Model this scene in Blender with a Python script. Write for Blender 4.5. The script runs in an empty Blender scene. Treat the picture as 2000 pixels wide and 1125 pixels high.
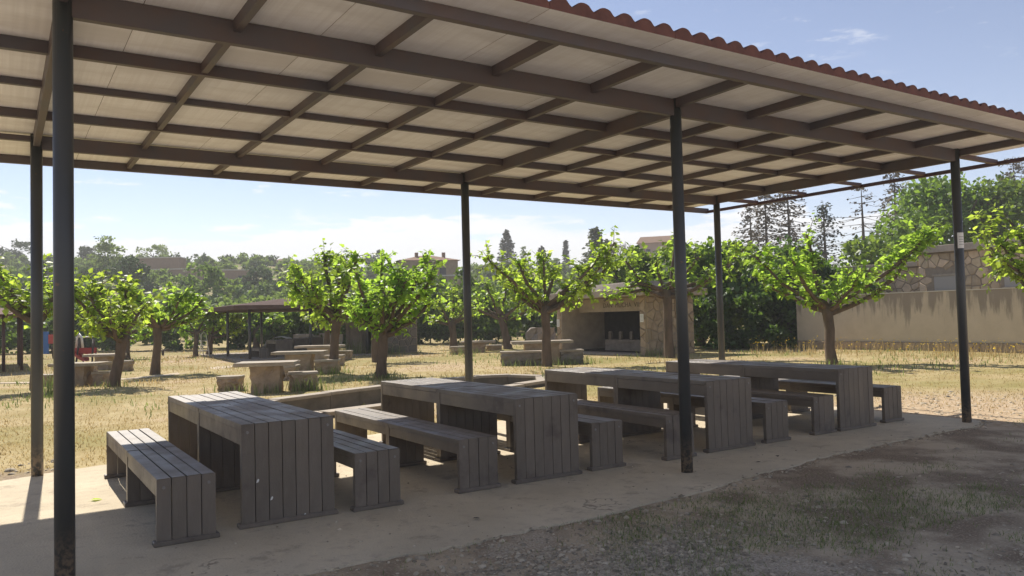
import bpy, math, random
import numpy as np
from mathutils import Vector, Matrix
R = math.radians
SC = bpy.context.scene
COL = SC.collection

# ------------------------------------------------------------------ camera
CAM = Vector((-0.3173, -5.3406, 1.4789))
YAW, PITCH, ROLL, FPX = 0.5766, 0.0372, -0.025, 1540.1
R0 = Vector((math.cos(YAW), -math.sin(YAW), 0)); F0 = Vector((math.sin(YAW), math.cos(YAW), 0)); U0 = Vector((0, 0, 1))
FW = F0*math.cos(PITCH) + U0*math.sin(PITCH); UP = U0*math.cos(PITCH) - F0*math.sin(PITCH)
RR = R0*math.cos(ROLL) + UP*math.sin(ROLL); UU = UP*math.cos(ROLL) - R0*math.sin(ROLL)
cd = bpy.data.cameras.new('Camera'); cam = bpy.data.objects.new('Camera', cd); COL.objects.link(cam)
cd.sensor_width = 36; cd.lens = FPX/2000*36; cd.clip_start = 0.05; cd.clip_end = 3000
cam.matrix_world = Matrix(((RR.x, UU.x, -FW.x, CAM.x), (RR.y, UU.y, -FW.y, CAM.y), (RR.z, UU.z, -FW.z, CAM.z), (0, 0, 0, 1)))
SC.camera = cam

# ------------------------------------------------------------------ sky and sun
SUN_EL, SUN_AZ = R(44), 0.055
wd = bpy.data.worlds.new('World'); SC.world = wd; wd.use_nodes = True
wn = wd.node_tree; wn.nodes.clear()
def wnode(t, **k):
    n = wn.nodes.new(t)
    for a, b in k.items(): setattr(n, a, b)
    return n
sky = wnode('ShaderNodeTexSky', sky_type='NISHITA', sun_disc=False, sun_elevation=SUN_EL, sun_rotation=SUN_AZ,
            air_density=1.0, dust_density=0.0, ozone_density=3.0, altitude=2400)
bgs = wnode('ShaderNodeBackground'); bgs.inputs[1].default_value = 0.076
outw = wnode('ShaderNodeOutputWorld')
tc = wnode('ShaderNodeTexCoord'); sep = wnode('ShaderNodeSeparateXYZ'); wn.links.new(tc.outputs['Generated'], sep.inputs[0])
def wmath(op, a, b=None, c=None):
    n = wnode('ShaderNodeMath', operation=op)
    for i, v in enumerate((a, b, c)):
        if v is None: continue
        if isinstance(v, (int, float)): n.inputs[i].default_value = v
        else: wn.links.new(v, n.inputs[i])
    return n.outputs[0]
def wsmooth(v, a, b):
    n = wnode('ShaderNodeMapRange', interpolation_type='SMOOTHSTEP')
    wn.links.new(v, n.inputs[0]); n.inputs[1].default_value = a; n.inputs[2].default_value = b
    return n.outputs[0]
def wnoise(scale, sz, detail=6, rough=0.6, off=(0, 0, 0)):
    m = wnode('ShaderNodeMapping'); m.inputs['Scale'].default_value = (1, 1, sz); m.inputs['Location'].default_value = off
    wn.links.new(tc.outputs['Generated'], m.inputs[0])
    n = wnode('ShaderNodeTexNoise'); n.inputs['Scale'].default_value = scale; n.inputs['Detail'].default_value = detail
    n.inputs['Roughness'].default_value = rough; wn.links.new(m.outputs[0], n.inputs[0])
    return n.outputs[0]
Z = sep.outputs[2]
n1 = wnoise(5.0, 5, 7, .62, (0.37, 0, 0.2)); n2 = wnoise(15.0, 4.5, 6, .6, (3.3, 1.2, 0)); n3 = wnoise(2.3, 3, 3, .5, (1.3, .4, 0))
# a low bank of cloud resting on the horizon, ragged along its top, and small torn puffs higher up
top = wmath('MULTIPLY_ADD', n1, 0.17, 0.032)
bank = wsmooth(wmath('SUBTRACT', top, Z), -0.002, 0.009)
bank = wmath('MULTIPLY', bank, wsmooth(n3, 0.33, 0.44))
puff = wmath('MULTIPLY', wsmooth(n2, 0.575, 0.69), wsmooth(n3, 0.42, 0.6))
cl = wmath('MINIMUM', wmath('ADD', wmath('MULTIPLY', bank, 0.9), wmath('MULTIPLY', puff, 0.75)), 0.9)
mixc = wnode('ShaderNodeMixRGB'); mixc.inputs[2].default_value = (5.6, 5.6, 5.65, 1)
tint = wnode('ShaderNodeMixRGB', blend_type='MULTIPLY'); tint.inputs[0].default_value = 1; tint.inputs[2].default_value = (1.11, .835, .70, 1)   # warm daylight balance of the whole sky
wn.links.new(sky.outputs[0], tint.inputs[1]); wn.links.new(cl, mixc.inputs[0]); wn.links.new(tint.outputs[0], mixc.inputs[1])
wn.links.new(mixc.outputs[0], bgs.inputs[0]); wn.links.new(bgs.outputs[0], outw.inputs[0])

sd = bpy.data.lights.new('Sun', 'SUN'); sd.energy = 2.6; sd.angle = R(0.53); sd.color = (1.0, 0.93, 0.82)
sun = bpy.data.objects.new('Sun', sd); COL.objects.link(sun)
sdir = Vector((math.sin(SUN_AZ)*math.cos(SUN_EL), math.cos(SUN_AZ)*math.cos(SUN_EL), math.sin(SUN_EL)))
sun.rotation_euler = sdir.to_track_quat('Z', 'Y').to_euler(); sun.location = (0, 0, 40)
SC.view_settings.view_transform = 'Standard'; SC.view_settings.look = 'None'; SC.view_settings.gamma = 1
SC.view_settings.exposure = 1.48
SC.render.engine = 'CYCLES'
SC.cycles.max_bounces = 8; SC.cycles.diffuse_bounces = 5; SC.cycles.transmission_bounces = 5; SC.cycles.transparent_max_bounces = 8

# ------------------------------------------------------------------ materials
MATS = {}
def material(name, col, rough=0.8, vary=None, scale=4.0, detail=5, bump=0.0, bscale=None, spec=0.3, island=0.0,
             translucent=None, tfac=0.5, metallic=0.0, stretch=(1, 1, 1), space='Object', extra=None):
    """Principled surface; `vary` second colour mixed by noise; `island` brightness spread per piece."""
    m = bpy.data.materials.new(name); m.use_nodes = True; t = m.node_tree; N = t.nodes; Lk = t.links
    b = N['Principled BSDF']; b.inputs['Roughness'].default_value = rough; b.inputs['Metallic'].default_value = metallic
    b.inputs['Specular IOR Level'].default_value = spec
    co = N.new('ShaderNodeTexCoord'); mp = N.new('ShaderNodeMapping'); mp.inputs['Scale'].default_value = stretch
    if space == 'World':
        g = N.new('ShaderNodeNewGeometry'); Lk.new(g.outputs['Position'], mp.inputs[0])
    else: Lk.new(co.outputs[space], mp.inputs[0])
    c = N.new('ShaderNodeRGB'); c.outputs[0].default_value = (*col, 1); out = c.outputs[0]
    if vary:
        nz = N.new('ShaderNodeTexNoise'); nz.inputs['Scale'].default_value = scale; nz.inputs['Detail'].default_value = detail
        nz.inputs['Roughness'].default_value = 0.65
        Lk.new(mp.outputs[0], nz.inputs[0])
        mr = N.new('ShaderNodeMapRange'); mr.inputs[1].default_value = 0.35; mr.inputs[2].default_value = 0.68; Lk.new(nz.outputs[0], mr.inputs[0])
        mx = N.new('ShaderNodeMixRGB'); Lk.new(mr.outputs[0], mx.inputs[0]); Lk.new(out, mx.inputs[1]); mx.inputs[2].default_value = (*vary, 1)
        out = mx.outputs[0]
    if island:
        g = N.new('ShaderNodeNewGeometry'); oi = N.new('ShaderNodeObjectInfo')
        ad = N.new('ShaderNodeMath'); ad.operation = 'ADD'; Lk.new(g.outputs['Random Per Island'], ad.inputs[0]); Lk.new(oi.outputs['Random'], ad.inputs[1])
        fr = N.new('ShaderNodeMath'); fr.operation = 'FRACT'; Lk.new(ad.outputs[0], fr.inputs[0])
        mr = N.new('ShaderNodeMapRange'); mr.inputs[3].default_value = 1-island; mr.inputs[4].default_value = 1+island; Lk.new(fr.outputs[0], mr.inputs[0])
        hs = N.new('ShaderNodeHueSaturation'); Lk.new(mr.outputs[0], hs.inputs['Value']); Lk.new(out, hs.inputs['Color']); out = hs.outputs[0]
        mh = N.new('ShaderNodeMapRange'); mh.inputs[3].default_value = 0.5-island*.022; mh.inputs[4].default_value = 0.5+island*.022
        Lk.new(oi.outputs['Random'], mh.inputs[0]); Lk.new(mh.outputs[0], hs.inputs['Hue'])
    if extra: out = extra(N, Lk, mp, out, b)
    Lk.new(out, b.inputs['Base Color'])
    if bump:
        nb = N.new('ShaderNodeTexNoise'); nb.inputs['Scale'].default_value = bscale or scale*4; nb.inputs['Detail'].default_value = 6
        Lk.new(mp.outputs[0], nb.inputs[0])
        bp = N.new('ShaderNodeBump'); bp.inputs['Strength'].default_value = bump; bp.inputs['Distance'].default_value = 0.02
        Lk.new(nb.outputs[0], bp.inputs['Height']); Lk.new(bp.outputs[0], b.inputs['Normal'])
    if translucent:
        tr = N.new('ShaderNodeBsdfTranslucent'); hs2 = N.new('ShaderNodeMixRGB'); hs2.blend_type = 'MULTIPLY'; hs2.inputs[0].default_value = 1
        k = [translucent[i]/max(col[i], 1e-3) for i in range(3)]
        Lk.new(out, hs2.inputs[1]); hs2.inputs[2].default_value = (*k, 1); Lk.new(hs2.outputs[0], tr.inputs[0])
        ms = N.new('ShaderNodeMixShader'); ms.inputs[0].default_value = tfac
        Lk.new(b.outputs[0], ms.inputs[1]); Lk.new(tr.outputs[0], ms.inputs[2]); Lk.new(ms.outputs[0], N['Material Output'].inputs[0])
    MATS[name] = m; return m

def nd(N, t, **k):
    n = N.new(t)
    for a, b in k.items(): setattr(n, a, b)
    return n
def noise(N, Lk, vec, scale, detail=5, rough=.6):
    n = N.new('ShaderNodeTexNoise'); n.inputs['Scale'].default_value = scale; n.inputs['Detail'].default_value = detail
    n.inputs['Roughness'].default_value = rough; Lk.new(vec, n.inputs[0]); return n.outputs[0]
def mrange(N, Lk, v, a, b, c=0, d=1):
    n = N.new('ShaderNodeMapRange'); n.interpolation_type = 'SMOOTHSTEP'
    for i, q in enumerate((a, b, c, d)): n.inputs[i+1].default_value = q
    Lk.new(v, n.inputs[0]); return n.outputs[0]
def mix(N, Lk, f, a, b):
    n = N.new('ShaderNodeMixRGB')
    for i, q in enumerate((f, a, b)):
        if isinstance(q, tuple): n.inputs[i].default_value = (*q, 1)
        elif isinstance(q, (int, float)): n.inputs[i].default_value = q
        else: Lk.new(q, n.inputs[i])
    return n.outputs[0]
def math_(N, Lk, op, a, b):
    n = N.new('ShaderNodeMath'); n.operation = op
    for i, q in enumerate((a, b)):
        if isinstance(q, (int, float)): n.inputs[i].default_value = q
        else: Lk.new(q, n.inputs[i])
    return n.outputs[0]

def ground_extra(N, Lk, mp, out, b):
    g = N.new('ShaderNodeNewGeometry'); P = g.outputs['Position']; s = N.new('ShaderNodeSeparateXYZ'); Lk.new(P, s.inputs[0])
    big = noise(N, Lk, P, 0.22, 4); mid = noise(N, Lk, P, 1.3, 6); fine = noise(N, Lk, P, 14, 6, .7); grit = noise(N, Lk, P, 60, 4, .7)
    straw = mix(N, Lk, mrange(N, Lk, mid, .38, .62), (.37, .285, .135), (.46, .37, .20))
    straw = mix(N, Lk, mrange(N, Lk, big, .46, .62, 0, .7), straw, (.24, .22, .07))
    straw = mix(N, Lk, mrange(N, Lk, big, .43, .34, 0, .8), straw, (.48, .36, .24))
    straw = mix(N, Lk, mrange(N, Lk, fine, .48, .68, 0, .45), straw, (.20, .14, .07))
    earth = mix(N, Lk, mrange(N, Lk, mid, .4, .62), (.25, .19, .13), (.54, .44, .31))
    earth = mix(N, Lk, mrange(N, Lk, grit, .5, .68, 0, .7), earth, (.62, .52, .40))
    dv = nd(N, 'ShaderNodeVectorMath', operation='DISTANCE'); Lk.new(P, dv.inputs[0]); dv.inputs[1].default_value = (3.0, -1.85, 0)
    dd = math_(N, Lk, 'ADD', dv.outputs['Value'], mrange(N, Lk, mid, .3, .7, -.9, .9))
    earth = mix(N, Lk, mrange(N, Lk, dd, 1.15, .3, 0, .85), earth, mix(N, Lk, mrange(N, Lk, grit, .4, .6), (.40, .335, .25), (.60, .52, .41)))
    wob = math_(N, Lk, 'ADD', s.outputs[1], mrange(N, Lk, mid, .3, .7, -.5, .5))
    earth = mix(N, Lk, mrange(N, Lk, wob, -3.9, -4.9), earth, mix(N, Lk, mrange(N, Lk, fine, .4, .65), (.50, .41, .30), (.62, .53, .41)))  # unseen ground behind the viewpoint, made paler to bounce light under the roof
    f = mrange(N, Lk, wob, 3.7, 4.5)
    c = mix(N, Lk, f, earth, straw)
    # right hand end of the shelter: bare gravelly soil runs round the corner
    fx = math_(N, Lk, 'MULTIPLY', math_(N, Lk, 'MULTIPLY', mrange(N, Lk, s.outputs[0], 9.6, 10.4), mrange(N, Lk, s.outputs[0], 15.5, 12.0)), mrange(N, Lk, wob, 3.4, 1.6))
    c = mix(N, Lk, math_(N, Lk, 'MULTIPLY', mrange(N, Lk, s.outputs[0], 10.2, 10.8), mrange(N, Lk, wob, -.6, .2)), c, straw)
    soil = mix(N, Lk, mrange(N, Lk, fine, .4, .65), (.40, .29, .18), (.56, .45, .32))
    c = mix(N, Lk, fx, c, soil)
    hill = mix(N, Lk, mrange(N, Lk, noise(N, Lk, P, .12, 6, .7), .42, .6), (.17, .18, .07), (.40, .33, .18))
    hf = mrange(N, Lk, s.outputs[2], 0.4, 2.0)
    return mix(N, Lk, hf, c, hill)
material('ground', (.4, .3, .15), .95, bump=.6, bscale=22, spec=.1, extra=ground_extra, space='World')
def slab_extra(N, Lk, mp, out, b):
    P = N.new('ShaderNodeNewGeometry').outputs['Position']
    a = noise(N, Lk, P, .9, 5); f = noise(N, Lk, P, 7, 6, .7); g = noise(N, Lk, P, 90, 4, .75)
    c = mix(N, Lk, mrange(N, Lk, a, .36, .66), (.55, .475, .35), (.66, .575, .43))
    c = mix(N, Lk, mrange(N, Lk, f, .5, .72, 0, .5), c, (.42, .34, .26))
    c = mix(N, Lk, mrange(N, Lk, g, .52, .7, 0, .5), c, (.36, .31, .25))
    st = noise(N, Lk, P, 2.6, 7, .75); c = mix(N, Lk, mrange(N, Lk, st, .54, .66, 0, .55), c, (.30, .245, .19))
    vo = nd(N, 'ShaderNodeTexVoronoi', feature='DISTANCE_TO_EDGE'); vo.inputs['Scale'].default_value = .42
    wv = N.new('ShaderNodeVectorMath'); wv.operation = 'ADD'; nn = N.new('ShaderNodeTexNoise'); nn.inputs['Scale'].default_value = 2.5; nn.inputs['Detail'].default_value = 6; Lk.new(P, nn.inputs[0])
    Lk.new(P, wv.inputs[0]); Lk.new(nn.outputs['Color'], wv.inputs[1]); Lk.new(wv.outputs[0], vo.inputs[0])
    return mix(N, Lk, math_(N, Lk, 'MULTIPLY', mrange(N, Lk, vo.outputs[0], .006, .001, 0, .7), mrange(N, Lk, a, .54, .6)), c, (.22, .18, .14))
material('concrete_floor', (.45, .4, .32), .9, bump=.35, bscale=60, spec=.15, extra=slab_extra, space='World')
material('path', (.56, .47, .36), .95, (.45, .36, .25), 2.0, bump=.3, spec=.1, space='World')
def post_extra(N, Lk, mp, out, b):
    g = N.new('ShaderNodeNewGeometry'); s = N.new('ShaderNodeSeparateXYZ'); Lk.new(g.outputs['Position'], s.inputs[0])
    n = noise(N, Lk, g.outputs['Position'], 26, 5, .7); n2 = noise(N, Lk, g.outputs['Position'], 9, 5, .7)
    f = math_(N, Lk, 'MULTIPLY', mrange(N, Lk, s.outputs[2], .38, .02), mrange(N, Lk, n, .42, .58))
    c = mix(N, Lk, f, out, (.26, .20, .145))
    return mix(N, Lk, mrange(N, Lk, n2, .66, .70, 0, .8), c, (.15, .085, .055))
material('post_paint', (.048, .056, .060), .42, (.066, .062, .060), 3, bump=.05, spec=.5, stretch=(1, 1, .15), extra=post_extra)
material('beam_paint', (.086, .080, .092), .5, (.108, .078, .074), 2.8, bump=.05, spec=.4)
material('bar_paint', (.095, .045, .036), .5, (.07, .04, .036), 2.2, spec=.4)
def under_extra(N, Lk, mp, out, b):
    co = N.new('ShaderNodeTexCoord').outputs['Object']
    m1 = N.new('ShaderNodeMapping'); m1.inputs['Scale'].default_value = (.7, 2.2, 1); Lk.new(co, m1.inputs[0])
    m2 = N.new('ShaderNodeMapping'); m2.inputs['Scale'].default_value = (26, .35, 1); Lk.new(co, m2.inputs[0])
    a = noise(N, Lk, m1.outputs[0], 1.1, 4); l = noise(N, Lk, m2.outputs[0], 1.0, 3)
    c = mix(N, Lk, mrange(N, Lk, a, .42, .68, 0, .75), out, (.62, .60, .62))
    c = mix(N, Lk, mrange(N, Lk, l, .40, .62, 0, .35), c, (.66, .64, .66))
    w = nd(N, 'ShaderNodeTexWave', wave_type='BANDS', bands_direction='X'); w.inputs['Scale'].default_value = 5.2; Lk.new(co, w.inputs[0])
    bp = N.new('ShaderNodeBump'); bp.inputs['Strength'].default_value = .15; bp.inputs['Distance'].default_value = .006
    Lk.new(w.outputs[0], bp.inputs['Height']); Lk.new(bp.outputs[0], b.inputs['Normal'])
    return c
material('panel_underside', (.84, .84, .88), .55, extra=under_extra)
material('tile_red', (.165, .072, .056), .85, (.11, .052, .043), 9, bump=.2, spec=.25)
def plank_extra(N, Lk, mp, out, b):
    g = N.new('ShaderNodeNewGeometry'); P = g.outputs['Position']; s = N.new('ShaderNodeSeparateXYZ'); Lk.new(g.outputs['Normal'], s.inputs[0])
    m = N.new('ShaderNodeMapping'); m.inputs['Scale'].default_value = (9, .8, 2.2); Lk.new(P, m.inputs[0])
    a = noise(N, Lk, m.outputs[0], 2.2, 6, .7); f = noise(N, Lk, P, 3.0, 5); sc = noise(N, Lk, P, 38, 3, .8)
    c = mix(N, Lk, mrange(N, Lk, a, .45, .72, 0, .4), out, (.21, .18, .15))
    c = mix(N, Lk, mrange(N, Lk, f, .55, .7, 0, .6), c, (.085, .066, .056))
    c = mix(N, Lk, math_(N, Lk, 'MULTIPLY', mrange(N, Lk, s.outputs[2], .6, .9), mrange(N, Lk, f, .35, .6, .15, .55)), c, (.19, .165, .145))
    c = mix(N, Lk, mrange(N, Lk, sc, .74, .80, 0, .35), c, (.45, .42, .38))
    Lk.new(mrange(N, Lk, f, .35, .65, .40, .62), b.inputs['Roughness'])
    return c
material('plank', (.150, .124, .098), .5, (.180, .150, .120), 3.0, bump=.12, bscale=30, spec=.45, island=.1, stretch=(6, 1, 1), extra=plank_extra)
material('bolt', (.26, .25, .24), .5, metallic=.7)
material('bark', (.17, .125, .095), .95, (.09, .07, .055), 5, bump=.9, bscale=14, stretch=(1, 1, .35), spec=.1)
material('far_bark', (.10, .085, .07), .95, spec=.1)
material('mulberry_leaf', (.10, .19, .026), .45, island=.40, translucent=(.46, .64, .07), tfac=.60, spec=.4)
material('hedge_leaf', (.045, .095, .022), .55, island=.45, translucent=(.16, .27, .03), tfac=.38, spec=.35)
material('light_leaf', (.075, .14, .03), .55, island=.4, translucent=(.27, .40, .04), tfac=.45, spec=.35)
material('scrub_leaf', (.13, .20, .052), .7, island=.4, translucent=(.26, .36, .07), tfac=.4, spec=.2)
material('scrub_dark', (.075, .13, .042), .7, island=.4, translucent=(.08, .11, .04), tfac=.25, spec=.2)
material('conifer_leaf', (.040, .058, .040), .7, island=.35, translucent=(.06, .08, .04), tfac=.2, spec=.2)
material('far_conifer', (.13, .15, .10), .8, island=.35, translucent=(.18, .2, .11), tfac=.25, spec=.1)
material('dry_conifer', (.17, .145, .105), .8, island=.35, spec=.1)
material('dry_grass', (.42, .325, .165), .8, island=.2, translucent=(.54, .41, .18), tfac=.35, spec=.15)
material('green_grass', (.20, .235, .095), .7, island=.4, translucent=(.22, .30, .07), tfac=.35, spec=.2)
material('flower', (.70, .50, .03), .7, island=.2, translucent=(.7, .5, .04), tfac=.3)
material('gravel', (.44, .38, .28), .85, island=.45, spec=.2)
material('stone_warm', (.44, .34, .245), .9, (.32, .245, .175), 5, bump=.6, bscale=22, island=.13, spec=.1)
material('stone_grey', (.34, .30, .26), .9, (.24, .21, .18), 5, bump=.5, bscale=22, island=.28, spec=.1)
material('stone_building', (.60, .48, .34), .9, (.46, .36, .25), 4, bump=.5, bscale=18, island=.26, spec=.1)
material('mortar', (.36, .30, .235), .95, (.28, .235, .185), 6, bump=.4, bscale=40, spec=.1)
material('mortar_dark', (.33, .275, .21), .95, (.26, .215, .165), 6, bump=.4, bscale=40, spec=.1)
material('slab_stone', (.42, .36, .29), .8, (.33, .28, .22), 6, bump=.3, bscale=30, spec=.2)
material('old_concrete', (.46, .39, .32), .92, (.33, .28, .23), 2.2, bump=.4, bscale=25, spec=.12)
material('smoked_stone', (.20, .17, .145), .95, (.12, .105, .09), 9, bump=.5, spec=.05)
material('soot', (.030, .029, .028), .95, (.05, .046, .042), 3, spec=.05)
def stain_extra(N, Lk, mp, out, b):
    P = N.new('ShaderNodeNewGeometry').outputs['Position']; s = N.new('ShaderNodeSeparateXYZ'); Lk.new(P, s.inputs[0])
    m1 = N.new('ShaderNodeMapping'); m1.inputs['Scale'].default_value = (1, 2.6, .35); Lk.new(P, m1.inputs[0])
    n = noise(N, Lk, m1.outputs[0], 1.5, 6, .65)
    h = math_(N, Lk, 'ADD', s.outputs[2], mrange(N, Lk, n, .3, .7, .62, -.62))
    f = mrange(N, Lk, h, 1.2, 1.9, 0, .75)
    return mix(N, Lk, f, out, (.22, .185, .15))
material('plaster', (.60, .51, .39), .9, (.52, .44, .33), 1.2, bump=.25, bscale=25, spec=.1, extra=stain_extra, space='World')
material('footing', (.33, .27, .20), .9, (.24, .19, .14), 3, bump=.6, bscale=14, spec=.1)
material('blind', (.42, .40, .37), .7)
material('paper', (.75, .74, .70), .8)
material('paper_print', (.35, .34, .33), .8)
material('lettering', (.10, .09, .08), .9)
material('red_paint', (.40, .035, .03), .45, spec=.5)
material('blue_paint', (.02, .12, .38), .45, spec=.5)
material('white_paint', (.75, .75, .72), .45, spec=.5)
material('grey_metal', (.5, .5, .5), .35, metallic=.6)
material('dark_wood', (.06, .045, .035), .7)
material('far_roof', (.14, .098, .085), .95, (.10, .072, .062), 3, spec=.05)
material('kerb_stone', (.22, .19, .155), .95, (.14, .125, .10), 3, bump=.5, bscale=16, spec=.08)
material('brick', (.36, .25, .18), .9, (.29, .21, .15), 3, spec=.1)
material('house_stone', (.40, .30, .20), .9, (.30, .23, .16), 3, spec=.1)
material('house_pink', (.52, .36, .27), .9, spec=.1)
material('roof_clay', (.30, .19, .13), .9, (.22, .15, .11), 3, spec=.1)
material('window_dark', (.05, .05, .055), .3)
material('pale_edge', (.62, .58, .50), .9)
M = MATS

# ------------------------------------------------------------------ object helpers
def tag(o, label=None, cat=None, group=None, kind=None):
    if label: o['label'] = label
    if cat: o['category'] = cat
    if group: o['group'] = group
    if kind: o['kind'] = kind
    return o
def link(name, me, parent=None, loc=(0, 0, 0), rz=0.0):
    o = bpy.data.objects.new(name, me); COL.objects.link(o); o.location = loc; o.rotation_euler = (0, 0, rz)
    if parent: o.parent = parent
    return o
def thing(name, label, cat, loc=(0, 0, 0), rz=0.0, group=None):
    return tag(link(name, None, None, loc, rz), label, cat, group)
def np_mesh(name, V, F, mats, mi=None, smooth=False):
    """V (n,3), F (m,k) arrays -> mesh."""
    V = np.asarray(V, np.float32); F = np.asarray(F, np.int32); m, k = F.shape
    me = bpy.data.meshes.new(name); me.vertices.add(len(V)); me.vertices.foreach_set('co', V.ravel())
    me.loops.add(m*k); me.loops.foreach_set('vertex_index', F.ravel())
    me.polygons.add(m); me.polygons.foreach_set('loop_start', np.arange(0, m*k, k, dtype=np.int32))
    me.polygons.foreach_set('loop_total', np.full(m, k, np.int32))
    if mi is not None: me.polygons.foreach_set('material_index', np.asarray(mi, np.int32))
    if smooth: me.polygons.foreach_set('use_smooth', np.ones(m, bool))
    for q in mats: me.materials.append(M[q])
    me.update(calc_edges=True); return me
class MB:
    def __init__(s): s.v = []; s.f = []; s.mi = []; s.sm = []
    def add(s, vs, fs, mi=0, sm=False):
        o = len(s.v); s.v += [tuple(q) for q in vs]
        for f in fs: s.f.append([i+o for i in f]); s.mi.append(mi); s.sm.append(sm)
        return s
    def box(s, a, b, mi=0, ch=0.0):
        (x0, y0, z0), (x1, y1, z1) = a, b
        if ch <= 0:
            v = [(x0, y0, z0), (x1, y0, z0), (x1, y1, z0), (x0, y1, z0), (x0, y0, z1), (x1, y0, z1), (x1, y1, z1), (x0, y1, z1)]
            return s.add(v, [(3, 2, 1, 0), (4, 5, 6, 7), (0, 1, 5, 4), (1, 2, 6, 5), (2, 3, 7, 6), (3, 0, 4, 7)], mi)
        c = ch; v = []
        for z, i in ((z0, c), (z0+c, 0), (z1-c, 0), (z1, c)):
            v += [(x0+i, y0+i, z), (x1-i, y0+i, z), (x1-i, y1-i, z), (x0+i, y1-i, z)]
        f = [(3, 2, 1, 0), (12, 13, 14, 15)]
        for k in range(3):
            for j in range(4): f.append((k*4+j, k*4+(j+1) % 4, k*4+4+(j+1) % 4, k*4+4+j))
        return s.add(v, f, mi)
    def prism(s, poly, z0, z1, mi=0):
        n = len(poly); v = [(x, y, z0) for x, y in poly]+[(x, y, z1) for x, y in poly]
        return s.add(v, [tuple(range(n-1, -1, -1)), tuple(range(n, 2*n))]+[(i, (i+1) % n, n+(i+1) % n, n+i) for i in range(n)], mi)
    def tube(s, pts, rad, n=8, mi=0, rng=None, jit=0.0, caps=True):
        pts = [Vector(p) for p in pts]; rings = []; ref = Vector((0.3, 1, 0.2)).normalized()
        for i, p in enumerate(pts):
            t = (pts[min(i+1, len(pts)-1)]-pts[max(i-1, 0)]).normalized()
            a = t.cross(ref)
            if a.length < .1: a = t.cross(Vector((1, 0, 0)))
            a.normalize(); b = t.cross(a); r = rad[i] if isinstance(rad, (list, tuple)) else rad
            rings.append([p+(a*math.cos(2*math.pi*k/n)+b*math.sin(2*math.pi*k/n))*r*(1+(rng.uniform(-jit, jit) if rng else 0)) for k in range(n)])
        v = [q for g in rings for q in g]; f = []
        for i in range(len(pts)-1):
            for k in range(n): f.append((i*n+k, i*n+(k+1) % n, (i+1)*n+(k+1) % n, (i+1)*n+k))
        s.add(v, f, mi, True)
        if caps:
            e = len(v)-n; o = len(s.v)-len(v)
            s.f.append([o+i for i in range(n-1, -1, -1)]); s.f.append([o+e+i for i in range(n)]); s.mi += [mi, mi]; s.sm += [False, False]
        return s
    def mesh(s, name, mats):
        me = bpy.data.meshes.new(name); me.from_pydata(s.v, [], s.f)
        for q in ([mats] if isinstance(mats, str) else mats): me.materials.append(M[q])
        me.polygons.foreach_set('material_index', s.mi); me.polygons.foreach_set('use_smooth', s.sm); me.update(); return me
    def obj(s, name, mats, parent=None, loc=(0, 0, 0), rz=0.0): return link(name, s.mesh(name, mats), parent, loc, rz)
def boxobj(name, a, b, mat, parent=None, ch=0.0, loc=(0, 0, 0), rz=0.0): return MB().box(a, b, 0, ch).obj(name, mat, parent, loc, rz)
def rough_block(name, sx, sy, h, mat, parent=None, seed=0, amp=.03, loc=(0, 0, 0), n=5, taper=0.0):
    """a roughly dressed stone block, base at z=0"""
    rng = np.random.RandomState(seed); mb = MB(); idx = {}; V = []
    def vid(i, j, k):
        if (i, j, k) not in idx:
            idx[(i, j, k)] = len(V); t = k/n; w = 1-taper*t
            V.append((((i/n)-.5)*sx*w+rng.normal(0, amp), ((j/n)-.5)*sy*w+rng.normal(0, amp), t*h+(rng.normal(0, amp*.3) if k else 0)))
        return idx[(i, j, k)]
    F = []
    for a in range(n):
        for b in range(n):
            F += [(vid(a, b, n), vid(a+1, b, n), vid(a+1, b+1, n), vid(a, b+1, n)), (vid(a, b+1, 0), vid(a+1, b+1, 0), vid(a+1, b, 0), vid(a, b, 0)),
                  (vid(a, 0, b), vid(a+1, 0, b), vid(a+1, 0, b+1), vid(a, 0, b+1)), (vid(a+1, n, b), vid(a, n, b), vid(a, n, b+1), vid(a+1, n, b+1)),
                  (vid(0, a+1, b), vid(0, a, b), vid(0, a, b+1), vid(0, a+1, b+1)), (vid(n, a, b), vid(n, a+1, b), vid(n, a+1, b+1), vid(n, a, b+1))]
    mb.add(V, F); return mb.obj(name, mat, parent, loc)
def smooth(t): t = max(0., min(1., t)); return t*t*(3-2*t)

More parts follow.
